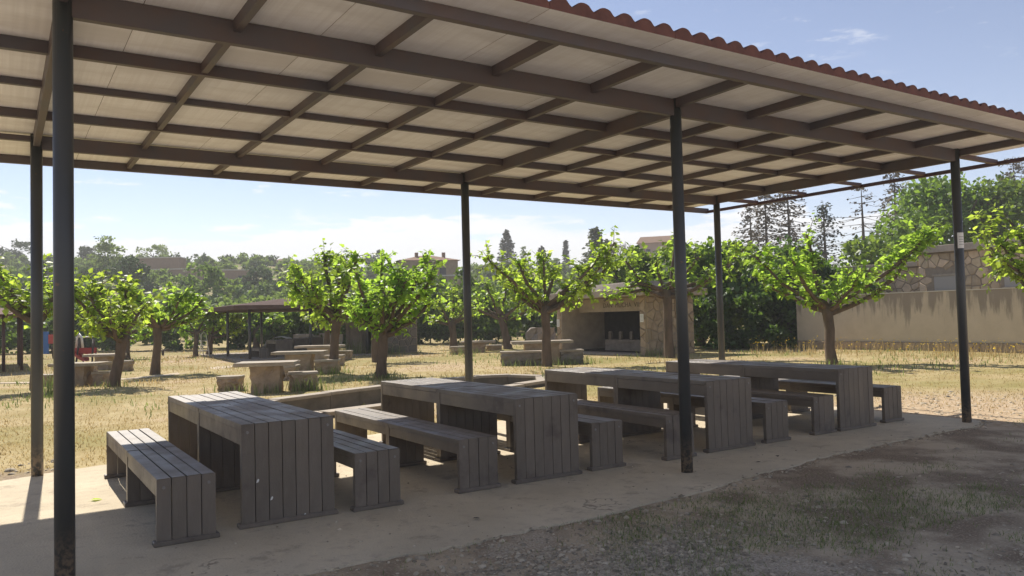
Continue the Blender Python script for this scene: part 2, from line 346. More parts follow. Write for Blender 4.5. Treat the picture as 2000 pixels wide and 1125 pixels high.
# ------------------------------------------------------------------ the ground: one sheet, flat field then a hillside
BASIN = [(3.9, 9.3), (5.1, 9.85), (6.6, 10.5), (8.3, 11.1), (9.3, 11.2), (10.1, 10.9), (10.4, 9.95), (9.7, 8.85), (8.8, 8.5), (7.0, 7.75), (5.1, 6.9), (3.9, 6.6), (3.1, 7.2), (3.1, 8.5)]
def in_poly(x, y, P):
    c = False; j = len(P)-1
    for i in range(len(P)):
        if (P[i][1] > y) != (P[j][1] > y) and x < (P[j][0]-P[i][0])*(y-P[i][1])/(P[j][1]-P[i][1])+P[i][0]: c = not c
        j = i
    return c
HQ = [(-3, 15.5), (-.65, 15.2), (-.4, 13.8), (-.2, 11.8), (-.06, 10.2), (.13, 10.5), (.3, 10), (.6, 9), (3, 9)]
def gz(x, y):
    D = (x-CAM.x)*F0.x+(y-CAM.y)*F0.y; S = (x-CAM.x)*R0.x+(y-CAM.y)*R0.y
    z = 0.0
    if D > 46:
        q = S/D
        for (a, ha), (b, hb) in zip(HQ, HQ[1:]):
            if a <= q <= b: H = ha+(hb-ha)*(q-a)/(b-a); break
        else: H = 10
        z = H*smooth((D-46)/130)+.9*math.sin(x*.09+1)*math.sin(y*.07)*smooth((D-46)/40)
    else:
        z = .035*math.sin(x*.7+.4)*math.sin(y*.55)*smooth((y-5)/4)
        if y < 6 : z -= .016*smooth((6-y)/3)
        if 2.5 < x < 11 and 6 < y < 12 and in_poly(x, y, BASIN): z = -.34+.03*math.sin(x*2)
    return z
def spot(S, D):
    """a place on the ground S metres to the right of and D metres beyond the viewpoint"""
    x = CAM.x+F0.x*D+R0.x*S; y = CAM.y+F0.y*D+R0.y*S
    return (x, y, gz(x, y))
def axis(a, b, st, lo, hi):
    v = list(np.arange(a, b+1e-6, st)); s = st
    while v[-1] < hi: s *= 1.16; v.append(v[-1]+s)
    s = st
    while v[0] > lo: s *= 1.16; v.insert(0, v[0]-s)
    return v
xs = axis(-4, 28, .25, -500, 500); ys = axis(-6, 44, .25, -300, 600)
V = [(x, y, gz(x, y)) for y in ys for x in xs]; nx = len(xs)
F = [(j*nx+i, j*nx+i+1, (j+1)*nx+i+1, (j+1)*nx+i) for j in range(len(ys)-1) for i in range(nx-1)]
tag(link('ground', np_mesh('ground', V, F, ['ground'], smooth=True)), 'dry straw coloured field with gravelly soil in front', 'ground', kind='structure')

rng = random.Random(5)
# concrete floor of the shelter, its edge broken and uneven
edge = []
fr = [(-1.15, .1), (0.3, -.5), (1.3, -.72), (3, -.75), (4.4, -.66), (5.8, -.42), (7.06, -.28), (8.5, -.22), (9.9, -.22), (10.28, -.05), (10.3, 2), (10.25, 4.25), (7, 4.3), (3, 4.36), (.8, 4.33), (-.2, 4.02), (-1.1, 3.75)]
for (a, b), (c, d) in zip(fr, fr[1:]+fr[:1]):
    n = max(2, int(math.hypot(c-a, d-b)/.07))
    for k in range(n):
        t = k/n; edge.append((a+(c-a)*t+rng.uniform(-.025, .025), b+(d-b)*t+rng.uniform(-.025, .025)+.02*math.sin(5*(a+(c-a)*t))))
mb = MB().prism(edge, -.09, 0.0); tag(mb.obj('concrete_floor', 'concrete_floor'), 'pale concrete floor under the big shelter', 'floor', kind='structure')
# trodden path across the field
pp = [(-14, 24), (-5, 22), (-.3, 21.1), (1.1, 20.2), (2.8, 19.9), (3.95, 20.3), (6.2, 23.2), (7.9, 23.4), (9.5, 24.5)]
pv = []; pf = []
for i, (x, y) in enumerate(pp):
    w = (.32, .35, .33, .36, .4, .45, .9, .9, .4)[i]
    pv += [(x, y-w, gz(x, y-w)+.012), (x, y+w, gz(x, y+w)+.012)]
    if i: pf.append((2*i-2, 2*i, 2*i+1, 2*i-1))
tag(MB().add(pv, pf).obj('path', 'path'), 'narrow pale trodden path crossing the dry field', 'path', kind='structure')

# ------------------------------------------------------------------ the big picnic shelter
SH = thing('picnic_shelter', 'large open picnic shelter with dark steel posts and red tiled roof over the slatted tables', 'shelter')
LX = [0.0, 5.05, 10.02]; GX = [k*1.008 for k in range(-1, 12)]
zu = lambda y: 3.507-.005*(y+1.2)
for x in LX:
    for y, h in ((0, 3.503), (4.04, 3.474)):
        MB().tube([(0, 0, -.02), (0, 0, h)], .055, 20).obj('post', 'post_paint', SH, (x, y, 0))
for a_, b_ in ((.03, 5.02), (5.08, 9.99)): boxobj('main_beam', (a_, -.03, 3.34), (b_, .03, 3.497), 'beam_paint', SH, .004)
for a_, b_ in ((.03, 5.02), (5.08, 9.99)): boxobj('main_beam', (a_, 4.01, 3.322), (b_, 4.07, 3.465), 'beam_paint', SH, .004)
boxobj('beam_tail', (-.99, 4.01, 3.40), (-.05, 4.07, 3.455), 'beam_paint', SH)
for x in LX: boxobj('cross_beam', (x-.03, .05, 3.345), (x+.03, 3.99, 3.49), 'beam_paint', SH, .004)
boxobj('eave_beam', (-1.0, -.93, 3.418), (11.06, -.87, 3.503), 'beam_paint', SH, .004)
boxobj('rear_fascia', (-1.0, 5.22, 3.38), (11.1, 5.28, 3.472), 'beam_paint', SH, .004)
def rafter(x, y0, y1, w, zb):
    v = [(x-w, y0, zb), (x+w, y0, zb), (x+w, y1, zb-.01), (x-w, y1, zb-.01)]
    v += [(p[0], p[1], zu(p[1])-.002) for p in v]
    return MB().add(v, [(3, 2, 1, 0), (4, 5, 6, 7), (0, 1, 5, 4), (1, 2, 6, 5), (2, 3, 7, 6), (3, 0, 4, 7)]).obj('rafter', 'beam_paint', SH)
for k, x in enumerate(GX):
    if k == 12: continue
    if k in (1, 6, 11): rafter(x, -.868, -.032, .024, 3.425); rafter(x, 4.072, 5.218, .024, 3.415)
    else: rafter(x, -.868, 5.218, .024, 3.42)
for y, zb, w in ((1.0, 3.404, .026), (2.02, 3.434, .022), (3.03, 3.404, .026)):
    boxobj('purlin', (-.72, y-w, zb), (10.085, y+w, zu(y)-.003), 'beam_paint', SH); boxobj('beam_tail', (10.086, y-.028, 3.408), (11.068, y+.028, 3.455), 'bar_paint', SH)
boxobj('end_bar', (11.07, -1.12, 3.385), (11.12, 5.25, 3.435), 'bar_paint', SH)
for y in (0.0, 4.04): boxobj('beam_tail', (10.086, y-.03, 3.40), (11.068, y+.03, 3.455), 'bar_paint', SH)
# roof: ten tile-profiled sandwich sheets, flat pale underside, scalloped red top
pitch = .19; per = 6; pw = pitch*per; y0, y1 = -1.2, 5.47
prof = []
for k in range(per):
    for t in range(9):
        a = t/8; xx = k*pitch+a*pitch
        h = .052*math.sqrt(max(0, 1-((a-.5)/.39)**2)) if abs(a-.5) < .39 else 0
        if t < 8 or k == per-1: prof.append((xx, .045+h))
v = []; n = len(prof)
for y in (y0, y1): v += [(a, y, zu(y)+h) for a, h in prof]
f = [(i, i+1, n+i+1, n+i) for i in range(n-1)]; mi = [0]*(n-1)
b = len(v)
for y in (y0, y1): v += [(a, y, zu(y)) for a, h in prof]
f += [(b+n-1, b, b+n, b+2*n-1)]; mi += [1]
f = [q for q in f]
for i in range(n-1): f += [(b+i, b+i+1, i+1, i), (n+i, n+i+1, b+n+i+1, b+n+i)]; mi += [0, 0]
f += [(0, n, b+n, b), (n-1, b+n-1, b+2*n-1, 2*n-1)]; mi += [0, 0]
mbp = MB(); mbp.v = v; mbp.f = [list(q) for q in f]; mbp.mi = mi; mbp.sm = [i < n-1 for i in range(len(f))]
pm = mbp.mesh('roof_panel', ['tile_red', 'panel_underside'])
for k in range(10): link('roof_panel', pm, SH, (-.70+k*(pw+.003), 0, 0))

# paper notice taped round the far right front post
mb = MB(); pts = []
for i in range(7):
    a = R(195+i*17); pts.append((math.cos(a)*.0575, math.sin(a)*.0575))
mb.add([(x, y, z) for z in (0, .2) for x, y in pts], [(i, i+1, 8+i, 7+i) for i in range(6)], 0, True)
no = thing('paper_notice', 'small white paper notice stuck on the front post farthest right', 'notice', (10.02, 0, 2.22)); mb.obj('sheet', 'paper', no)
for k in range(4):
    q = [(x*1.02, y*1.02) for x, y in pts[1:6]]; z = .045+.032*k
    MB().add([(x, y, zz) for zz in (z, z+.008) for x, y in q], [(i, i+1, 6+i, 5+i) for i in range(4)]).obj('print_line', 'paper_print', no)

# ------------------------------------------------------------------ slatted tables and benches
def plank_top(L, w, th):
    return MB().add([(0, th+.001, -th), (w, th+.001, -th), (w, L-th-.001, -th), (0, L-th-.001, -th),
                     (.003, .0, -.002), (w-.003, .0, -.002), (w-.003, L, -.002), (.003, L, -.002),
                     (.006, .004, 0), (w-.006, .004, 0), (w-.006, L-.004, 0), (.006, L-.004, 0)],
                    [(3, 2, 1, 0), (0, 1, 5, 4), (1, 2, 6, 5), (2, 3, 7, 6), (3, 0, 4, 7), (4, 5, 9, 8), (5, 6, 10, 9), (6, 7, 11, 10), (7, 4, 8, 11), (8, 9, 10, 11)])
def slat_set(kind, n, pitch, H, L):
    """meshes shared by all tables (or benches)"""
    th = .04; w = pitch-.0035; W = n*pitch
    d = dict(n=n, pitch=pitch, H=H, L=L, W=W, th=th)
    d['top'] = plank_top(L, w, th).mesh('top_plank', 'plank')
    mb = MB().add([(.001, 0, .03), (w-.001, 0, .03), (w, th, .03), (0, th, .03), (.001, 0, H-.004), (w-.001, 0, H-.004), (w, th, H-th-.003), (0, th, H-th-.003)],
                  [(3, 2, 1, 0), (4, 5, 6, 7), (0, 1, 5, 4), (1, 2, 6, 5), (2, 3, 7, 6), (3, 0, 4, 7)])
    d['leg'] = mb.mesh('leg_plank', 'plank')
    ah = .115 if H > .6 else .085
    d['apron'] = MB().box((0, th+.002, H-th-ah), (.036, L-th-.002, H-th-.002), 0, .003).mesh('apron', 'plank')
    d['foot'] = MB().box((-.022, -.018, 0), (W+.018, .062, .034), 0, .006).mesh('foot_rail', 'plank')
    d['bolt'] = MB().tube([(0, 0, 0), (0, -.006, 0)], .011, 8).mesh('bolt', 'bolt')
    return d
TAB = slat_set('table', 7, .1, .75, 1.478); BEN = slat_set('bench', 4, .0965, .45, 1.478)
def slat_module(name, label, cat, d, x, y, group, seed, rz=0.0):
    t = thing(name, label, cat, (x, y, 0), rz, group); rg = random.Random(seed)
    for i in range(d['n']):
        link('top_plank', d['top'], t, (i*d['pitch'], rg.uniform(-.003, .003), d['H']+rg.uniform(-.0025, .0025))).rotation_euler = (rg.uniform(-.0012, .0012), 0, rg.uniform(-.0008, .0008))
        a = link('leg_plank', d['leg'], t, (i*d['pitch'], rg.uniform(-.0025, .0015), 0))
        b = link('leg_plank', d['leg'], t, (i*d['pitch']+d['pitch']-.005, d['L']+rg.uniform(-.001, .001), 0), math.pi)
    link('apron', d['apron'], t, (.003, 0, 0)); link('apron', d['apron'], t, (d['W']-.005-.003-.036, 0, 0))
    link('foot_rail', d['foot'], t); link('foot_rail', d['foot'], t, (d['W']-.005, d['L'], 0), math.pi)
    for bx in (.045, d['W']-.05): link('bolt', d['bolt'], t, (bx, 0, d['H']-.062))
    return t
ordn = ['leftmost', 'second from left', 'third from left', 'rightmost']
TX = [1.15, 3.53, 5.95, 8.22]
for i, x in enumerate(TX):
    for j, half in enumerate(('near', 'far')):
        slat_module('picnic_table', f'{half} half of the {ordn[i]} dark slatted plank table row under the shelter', 'table', TAB, x, .57+j*1.482, 'slatted picnic tables', 10+i*2+j)
for k, (cx_, cz_) in enumerate([(.115, .33), (.215, .19), (.46, .03)]):
    MB().add([(cx_-.012, -.004, cz_-.014), (cx_+.004, -.004, cz_-.010), (cx_+.011, -.004, cz_+.008), (cx_+.002, -.004, cz_+.016), (cx_-.006, -.004, cz_+.004)], [(0, 1, 2, 3, 4)]).obj('chipped_spot', 'paper', bpy.data.objects['picnic_table'])
BX = [(.565, .46, 0, 'left'), (2.0, .53, 0, 'right'), (2.95, .57, 1, 'left'), (4.41, .60, 1, 'right'), (5.31, .53, 2, 'left'), (6.87, .57, 2, 'right'), (7.74, .58, 3, 'left'), (9.25, .63, 3, 'right')]
for k, (x, y, i, side) in enumerate(BX):
    for j, half in enumerate(('near', 'far')):
        slat_module('picnic_bench', f'{half} half of the slatted bench {side} of the {ordn[i]} plank table', 'bench', BEN, x, y+j*1.482, 'slatted benches', 40+k*2+j)

# ------------------------------------------------------------------ low ring wall of the dry basin
bw = thing('basin_wall', 'low curved stone kerb round the dry basin behind the tables', 'kerb', (0, 0, 0))
rng = random.Random(11); PB = BASIN; nB = len(PB)
cxb = sum(p[0] for p in PB)/nB; cyb = sum(p[1] for p in PB)/nB
def wall_run(a, b, parent, t=.12, z0=-.42, z1=.09, st=.95):
    L = math.hypot(b[0]-a[0], b[1]-a[1]); n = max(1, round(L/st)); dx, dy = (b[0]-a[0])/L, (b[1]-a[1])/L; px, py = -dy, dx
    for k in range(n):
        s0 = L*k/n+.004; s1 = L*(k+1)/n-.004; h = z1+rng.uniform(-.012, .012); q = []
        for s_ in (s0, s1):
            for w in (-t, t): q.append((a[0]+dx*s_+px*(w+rng.uniform(-.012, .012)), a[1]+dy*s_+py*(w+rng.uniform(-.012, .012))))
        p4 = [q[0], q[2], q[3], q[1]]
        m = MB(); m.prism(p4, z0, h-.06); m.obj('wall_block', 'kerb_stone', parent)
        c = [(x+(1 if i in (0, 1) else -1)*0, y) for i, (x, y) in enumerate(p4)]
        mx = sum(p[0] for p in c)/4; my = sum(p[1] for p in c)/4
        c = [(mx+(x-mx)*1.0+px*.035*(-1 if i < 2 else 1), my+(y-my)*1.0+py*.035*(-1 if i < 2 else 1)) for i, (x, y) in enumerate(c)]
        MB().prism(c, h-.058, h).obj('coping_stone', 'slab_stone', parent)
for i in range(nB): wall_run(PB[i], PB[(i+1) % nB], bw)

# ------------------------------------------------------------------ stone tables and stools in the field
def stone_table(label, x, y, rz, top, ped, h, seed, group='stone picnic tables'):
    t = thing('stone_table', label, 'table', (x, y, gz(x, y)-.02), rz, group)
    rough_block('pedestal', ped[0], ped[1], h-.09, 'stone_warm', t, seed, .018, taper=-.04)
    rough_block('table_slab', top[0], top[1], .08, 'slab_stone', t, seed+1, .008, (0, 0, h-.085), 4)
def stool(label, x, y, rz, w, d, h, seed, mat='stone_warm'):
    t = thing('stone_stool', label, 'stool', (x, y, gz(x, y)-.02), rz, 'stone stools and benches')
    rough_block('base', w*.93, d*.93, h-.05, mat, t, seed, .02); rough_block('seat_slab', w, d, .055, 'slab_stone', t, seed+1, .006, (0, 0, h-.052), 3)
AX = -YAW
stone_table('rough stone table with thin slab top, nearest one in the field', 4.55, 11.95, AX+.12, (1.25, .85), (.58, .5), .68, 100)
stool('square stone stool left of the nearest stone table', 4.05, 13.1, AX+.1, .52, .45, .34, 110)
stool('square weedy stone stool right of the nearest stone table', 5.3, 11.85, AX+.3, .62, .5, .42, 112)
stool('stone stool half hidden behind the nearest stone table', 6.15, 15.6, AX, .5, .45, .40, 114)
stone_table('stone table with wide slab, just left of the leaning tree trunk', 7.1, 17.6, AX+.05, (1.5, .85), (.72, .55), .66, 120)
stool('stone stool against the foot of the leaning tree trunk', 7.62, 16.75, AX+.1, .7, .5, .42, 124)
stool('stone stool behind the leaning tree trunk', 9.3, 20.7, AX, .65, .5, .38, 126)
stone_table('farther stone table behind the leaning tree, slab nearly edge on', 9.95, 24.0, AX, (1.75, .85), (.8, .6), .60, 130)
stool('low stone stool right of the leaning trunk, near the small hut', 10.85, 23.8, AX, .55, .5, .36, 134)
stone_table('stone table half hidden behind the thick near left post', 1.45, 18.2, AX, (1.25, .8), (.42, .5), .62, 140)
stone_table('stone table behind the left tree trunk, near the red slide', 2.75, 25.5, AX, (1.15, .8), (.46, .5), .56, 142)
stool('stone stool against the left tree trunk', 1.95, 18.0, AX+.2, .42, .42, .36, 144)
stool('small stone stool right of the left tree trunk', 3.25, 24.0, AX, .34, .4, .36, 146)
stool('stone stool seen between the two left posts', .72, 18.9, AX, .5, .42, .32, 148)
stool('small dark stone stool right of the table behind the left post', 2.2, 24.2, AX, .34, .35, .28, 149)
stone_table('long stone table in front of the fireplace, beside the straight trunk', 14.2, 15.35, AX+.06, (1.95, .9), (1.05, .6), .76, 150)
stool('long stone bench left of the straight trunk', 13.15, 14.95, AX-.02, 1.3, .45, .46, 154, 'stone_grey')
stool('stone bench right of the straight trunk, before the fireplace', 14.95, 14.8, AX+.1, .78, .5, .46, 156, 'stone_grey')
stone_table('distant stone table behind the middle back post of the shelter', 17.2, 24.4, AX, (1.5, .8), (.6, .5), .52, 160)
stool('weedy stone bench left of the distant stone table', 15.7, 23.5, AX, .66, .45, .36, 164)
stool('small dark stone bench right of the distant stone table', 18.3, 24.9, AX, .7, .45, .26, 166)

# ------------------------------------------------------------------ stone faces: irregular pieces cut from a rectangle
def stone_cells(w, h, size, rg, holes=()):
    seeds = []; ny = max(1, round(h/size)); nxx = max(1, round(w/(size*1.15)))
    for j in range(ny):
        for i in range(nxx):
            p = ((i+.5+(.25 if j % 2 else -.25)+rg.uniform(-.42, .42))*w/nxx, (j+.5+rg.uniform(-.42, .42))*h/ny)
            seeds.append((min(max(p[0], .03), w-.03), p[1]))
    out = []
    for i, s in enumerate(seeds):
        poly = [(0, 0), (w, 0), (w, h), (0, h)]
        for j, q in enumerate(seeds):
            if i == j or (q[0]-s[0])**2+(q[1]-s[1])**2 > (size*3.2)**2: continue
            mx, my = (s[0]+q[0])/2, (s[1]+q[1])/2; ax, ay = q[0]-s[0], q[1]-s[1]; n = []
            for k in range(len(poly)):
                a, b = poly[k], poly[(k+1) % len(poly)]
                da = (a[0]-mx)*ax+(a[1]-my)*ay; db = (b[0]-mx)*ax+(b[1]-my)*ay
                if da <= 0: n.append(a)
                if (da < 0 < db) or (db < 0 < da):
                    t = da/(da-db); n.append((a[0]+(b[0]-a[0])*t, a[1]+(b[1]-a[1])*t))
            poly = n
            if len(poly) < 3: break
        if len(poly) < 3: continue
        cx = sum(p[0] for p in poly)/len(poly); cy = sum(p[1] for p in poly)/len(poly)
        if any(a-.05 < cx < b+.05 and c-.05 < cy < d+.05 for a, c, b, d in holes): continue
        g = .012; r = max(.02, min(math.hypot(p[0]-cx, p[1]-cy) for p in poly)); k = max(.5, 1-g/r*1.3)
        poly = [(cx+(p[0]-cx)*k, cy+(p[1]-cy)*k) for p in poly]
        if holes:
            ok = True; q = []
            for p in poly:
                for a, c, b, d in holes:
                    if a < p[0] < b and c < p[1] < d: ok = False
            if not ok: continue
        out.append(poly)
    return out
def stone_face(parent, org, ux, w, h, size, seed, mat, out_dir, holes=(), depth=.035):
    """stones on a wall face: org lower corner, ux horizontal unit vector, out_dir outward normal"""
    rg = random.Random(seed); org = Vector(org); ux = Vector(ux); n = Vector(out_dir); up = Vector((0, 0, 1)); flip = ux.cross(up).dot(n) < 0
    for poly in stone_cells(w, h, size, rg, holes):
        d = depth*rg.uniform(.5, 1.3); m = len(poly); cx = sum(p[0] for p in poly)/m; cy = sum(p[1] for p in poly)/m; tl = [rg.uniform(-.008, .008) for _ in poly]
        v = [org+ux*p[0]+up*p[1]-n*.005 for p in poly]+[org+ux*(cx+(p[0]-cx)*.9)+up*(cy+(p[1]-cy)*.9)+n*(d+tl[k]) for k, p in enumerate(poly)]
        v.append(org+ux*cx+up*cy+n*(d+.006))
        f = [(i, (i+1) % m, m+(i+1) % m, m+i) for i in range(m)]+[(m+i, m+(i+1) % m, 2*m) for i in range(m)]
        if flip: f = [tuple(reversed(q)) for q in f]
        MB().add(v, f).obj('stone', mat, parent)

# ------------------------------------------------------------------ the fireplace shelter
FP = thing('fireplace_hut', 'stone and concrete barbecue fireplace hut with dark hearth and painted lettering', 'fireplace', (18.6, 15.2, 0))
boxobj('side_wall', (0, 0, -.05), (2.3, .34, 2.12), 'mortar', FP)
stone_face(FP, (0, 0, .02), (1, 0, 0), 2.28, 2.06, .27, 21, 'stone_warm', (0, -1, 0))
stone_face(FP, (0, .02, .02), (0, 1, 0), .31, 2.06, .26, 22, 'stone_warm', (-1, 0, 0))
boxobj('side_wall', (.001, 4.95, -.05), (2.3, 5.27, 2.12), 'old_concrete', FP)
stone_face(FP, (.001, 4.97, .02), (0, 1, 0), .28, 2.06, .25, 23, 'stone_warm', (-1, 0, 0))
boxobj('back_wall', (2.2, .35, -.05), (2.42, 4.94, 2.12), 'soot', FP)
boxobj('hood_beam', (.9, .345, 1.60), (1.06, 4.945, 2.115), 'old_concrete', FP, .01)
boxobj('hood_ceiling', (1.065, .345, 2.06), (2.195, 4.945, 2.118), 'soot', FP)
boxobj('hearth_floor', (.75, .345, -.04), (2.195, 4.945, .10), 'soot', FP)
boxobj('step', (.05, .345, -.04), (.745, 4.945, .06), 'old_concrete', FP, .01)
roof = boxobj('roof_slab', (-.42, -.30, 2.125), (2.75, 5.7, 2.38), 'old_concrete', FP, .015)
rp = [(-.10, -.1), (2.5, -.1), (2.5, 5.45), (-.10, 5.45)]
MB().add([(-.12, 0.2, 2.381), (2.5, 0.2, 2.381), (2.5, 5.2, 2.381), (-.12, 5.2, 2.381), (.0, .35, 2.66), (2.4, .35, 2.66), (2.4, 5.05, 2.58), (.0, 5.05, 2.58)],
         [(4, 5, 6, 7), (0, 1, 5, 4), (1, 2, 6, 5), (2, 3, 7, 6), (3, 0, 4, 7)]).obj('roof_parapet', 'stone_grey', roof)
ct = rough_block('grill_counter', .6, 2.25, .42, 'stone_grey', FP, 31, .012, (1.32, 2.40, .10), 6)
for k in range(4):
    u = MB(); ry = 1.45+k*.62
    u.box((-.05, -.07, 0), (.05, .07, .33), 0, .03).obj('grill_upright', 'smoked_stone', FP, (1.14, ry, .515))
txt = bpy.data.curves.new('lettering', 'FONT'); txt.body = 'DAN  MUCHA  VIDA'; txt.size = .25; txt.space_character = 1.05; txt.extrude = .002
to = bpy.data.objects.new('lettering_curve', txt); COL.objects.link(to); bpy.context.view_layer.update()
tm = bpy.data.meshes.new_from_object(to.evaluated_get(bpy.context.evaluated_depsgraph_get())); bpy.data.objects.remove(to)
tm.materials.clear(); tm.materials.append(M['lettering'])
lt = bpy.data.objects.new('lettering', tm); COL.objects.link(lt); lt.parent = FP; lt.location = (.895, 3.42, 1.76); lt.rotation_euler = (R(90), 0, R(-90))
sg = thing('wall_sign', 'small white sign on the right pillar of the fireplace hut', 'sign', (18.545, 15.38, 1.20)); boxobj('plate', (0, -.09, 0), (.008, .09, .28), 'paper', sg)
sg2 = thing('wall_sign', 'small white sign on the left pillar of the fireplace hut', 'sign', (18.545, 20.32, 1.05)); boxobj('plate', (0, -.09, 0), (.008, .09, .3), 'paper', sg2)
for s_, n_ in ((sg, 5), (sg2, 5)):
    for k in range(n_): boxobj('print_line', (-.002, -.06, .05+k*.045), (.0, .06, .062+k*.045), 'paper_print', s_)

H2 = thing('small_hut', 'small stone hut with dark opening behind the two middle trees', 'hut', (13.7, 27.55, 0))
boxobj('side_wall', (0, 0, -.05), (2.1, .34, 1.9), 'mortar', H2)
stone_face(H2, (0, 0, .02), (1, 0, 0), 2.08, 1.86, .28, 24, 'kerb_stone', (0, -1, 0)); stone_face(H2, (0, .02, .02), (0, 1, 0), .3, 1.86, .26, 25, 'kerb_stone', (-1, 0, 0))
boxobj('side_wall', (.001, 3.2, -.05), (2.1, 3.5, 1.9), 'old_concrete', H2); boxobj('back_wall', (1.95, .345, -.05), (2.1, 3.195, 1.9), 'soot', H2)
boxobj('front_wall', (.1, 1.75, -.05), (.3, 3.195, 1.9), 'old_concrete', H2); boxobj('lintel', (.1, .345, 1.2), (.3, 1.745, 1.9), 'old_concrete', H2)
boxobj('roof_slab', (-.3, -.25, 1.905), (2.4, 3.8, 2.08), 'old_concrete', H2, .015)

# ------------------------------------------------------------------ plastered wall and stone building on the right
WL = thing('garden_wall', 'long plastered wall with dark drip stains and stone footing', 'wall', (25.77, 0, 0))
boxobj('plaster_panel', (0, -8, .30), (.25, 14.45, 1.98), 'plaster', WL); boxobj('coping', (-.02, -8, 1.983), (.27, 14.47, 2.01), 'pale_edge', WL)
boxobj('footing_wall', (-.06, -8, -.1), (.25, 14.44, .298), 'footing', WL)
stone_face(WL, (-.06, 4.5, 0), (0, 1, 0), 9.9, .29, .30, 26, 'stone_warm', (-1, 0, 0), depth=.02)
BD = thing('stone_building', 'flat roofed building clad in irregular stone behind the plastered wall', 'building', (30, 0, 0))
boxobj('wall', (0, -10, 0), (7, 11.9, 3.55), 'mortar_dark', BD); boxobj('side_wing', (.45, 11.9, 0), (6, 16.2, 3.1), 'mortar_dark', BD)
wins = [(10.47, 2.11, 11.31, 2.65), (7.95, 2.13, 8.77, 2.67)]
stone_face(BD, (0, 5.5, 1.7), (0, 1, 0), 6.4, 1.83, .29, 27, 'stone_building', (-1, 0, 0), holes=[(a-5.5-.06, b-1.7-.06, c-5.5+.06, d-1.7+.08) for a, b, c, d in wins])
stone_face(BD, (.45, 11.95, 1.6), (0, 1, 0), 4.2, 1.48, .30, 28, 'stone_building', (-1, 0, 0))
boxobj('roof_coping', (-.25, -10.2, 3.56), (7.2, 12.1, 3.82), 'old_concrete', BD, .01); boxobj('roof_coping', (.25, 12.11, 3.11), (6.2, 16.4, 3.3), 'old_concrete', BD, .01)
for a, b, c, d in wins:
    w = boxobj('window', (-.012, a, b), (.02, c, d), 'blind', BD)
    for q in range(9): boxobj('blind_slat', (-.022, a+.02, b+.02+q*.055), (-.013, c-.02, b+.06+q*.055), 'blind', w)
    boxobj('sill', (-.07, a-.05, b-.06), (-.002, c+.05, b-.002), 'slab_stone', w)
    boxobj('lintel', (-.055, a-.05, d+.002), (-.002, c+.05, d+.075), 'slab_stone', w)
# rubble walls at the back of the field
def low_wall(label, x, y, rz, L, h, seed):
    t = thing('low_stone_wall', label, 'wall', (x, y, gz(x, y)-.03), rz); rg = random.Random(seed); q = 0
    while q < L:
        w = rg.uniform(.5, .9); rough_block('stone_block', w, .4, h*rg.uniform(.75, 1.1), 'stone_grey', t, seed+int(q*10), .03, (q+w/2, 0, 0), 3); q += w+.01
low_wall('low broken stone wall left of the small hut', 14.2, 40.5, AX, 2.6, .95, 300)
low_wall('low stone wall left of the fireplace hut', 18.0, 21.6, AX+.1, 1.7, .55, 320)
t = thing('boulder', 'pale grey boulder behind the low wall left of the fireplace hut', 'rock', (19.4, 22.6, 0)); rough_block('rock', 1.3, 1.0, 1.0, 'stone_grey', t, 330, .07, n=4, taper=.35)

# ------------------------------------------------------------------ the far shelter with its own tables
FS = thing('far_shelter', 'small hip roofed shelter on thin posts in the middle of the field', 'shelter', (8.15, 27.2, 0), -.02)
sx, sy = 5.4, 8.2
for i, y in enumerate((0, 4.0, 8.0)):
    for x in ((0, 2.5, 5.0) if i != 1 else (0, 5.0)): MB().tube([(x, y, -.02), (x, y, 2.12)], .06, 10).obj('post', 'post_paint', FS)
ov = .75; zb, zt = 2.12, 2.52
v = [(-ov, -ov, zb), (5+ov, -ov, zb), (5+ov, 8+ov, zb), (-ov, 8+ov, zb), (2.5, 2.2, zt), (2.5, 5.8, zt)]
MB().add(v, [(0, 1, 4), (1, 2, 5, 4), (2, 3, 5), (3, 0, 4, 5), (3, 2, 1, 0)]).obj('roof', 'far_roof', FS, (0, 0, .1))
MB().box((-ov, -ov, zb-.06), (5+ov, 8+ov, zb+.098)).obj('roof_frame', 'far_roof', FS)
boxobj('floor_slab', (-.5, -.5, -.04), (5.5, 8.5, .05), 'old_concrete', FS)
for k in range(3):
    slat_module('picnic_table', f"dark slatted table under the far shelter, {('nearest', 'middle', 'farthest')[k]} of three", 'table', TAB, 9.5+1.35*k, 28.2+k*1.9, 'tables under the far shelter', 70+k)
    slat_module('picnic_bench', f"dark slatted bench under the far shelter, beside the {('nearest', 'middle', 'farthest')[k]} table", 'bench', BEN, 8.75+1.4*k, 28.0+k*1.9, 'benches under the far shelter', 75+k)
LS = thing('left_shelter', 'red roofed shelter on many posts at the left edge of the field', 'shelter', (-4.5, 27.5, 0))
for i in range(4):
    for j in range(2): MB().tube([(4.3-j*3.0-i*.0, i*2.8, -.02), (4.3-j*3.0, i*2.8, 2.06)], .05, 8).obj('post', 'bar_paint', LS)
for q in (1.0, 4.2, 7.0): MB().tube([(4.85, q, -.02), (4.85, q, 2.06)], .05, 8).obj('post', 'bar_paint', LS)
MB().add([(.5, -.8, 2.02), (5.3, -.8, 2.02), (5.3, 9.4, 2.02), (.5, 9.4, 2.02), (1.5, 2, 2.65), (2.5, 2, 2.65), (2.5, 7, 2.65), (1.5, 7, 2.65)],
         [(3, 2, 1, 0), (4, 5, 6, 7), (0, 1, 5, 4), (1, 2, 6, 5), (2, 3, 7, 6), (3, 0, 4, 7)]).obj('roof', 'tile_red', LS)

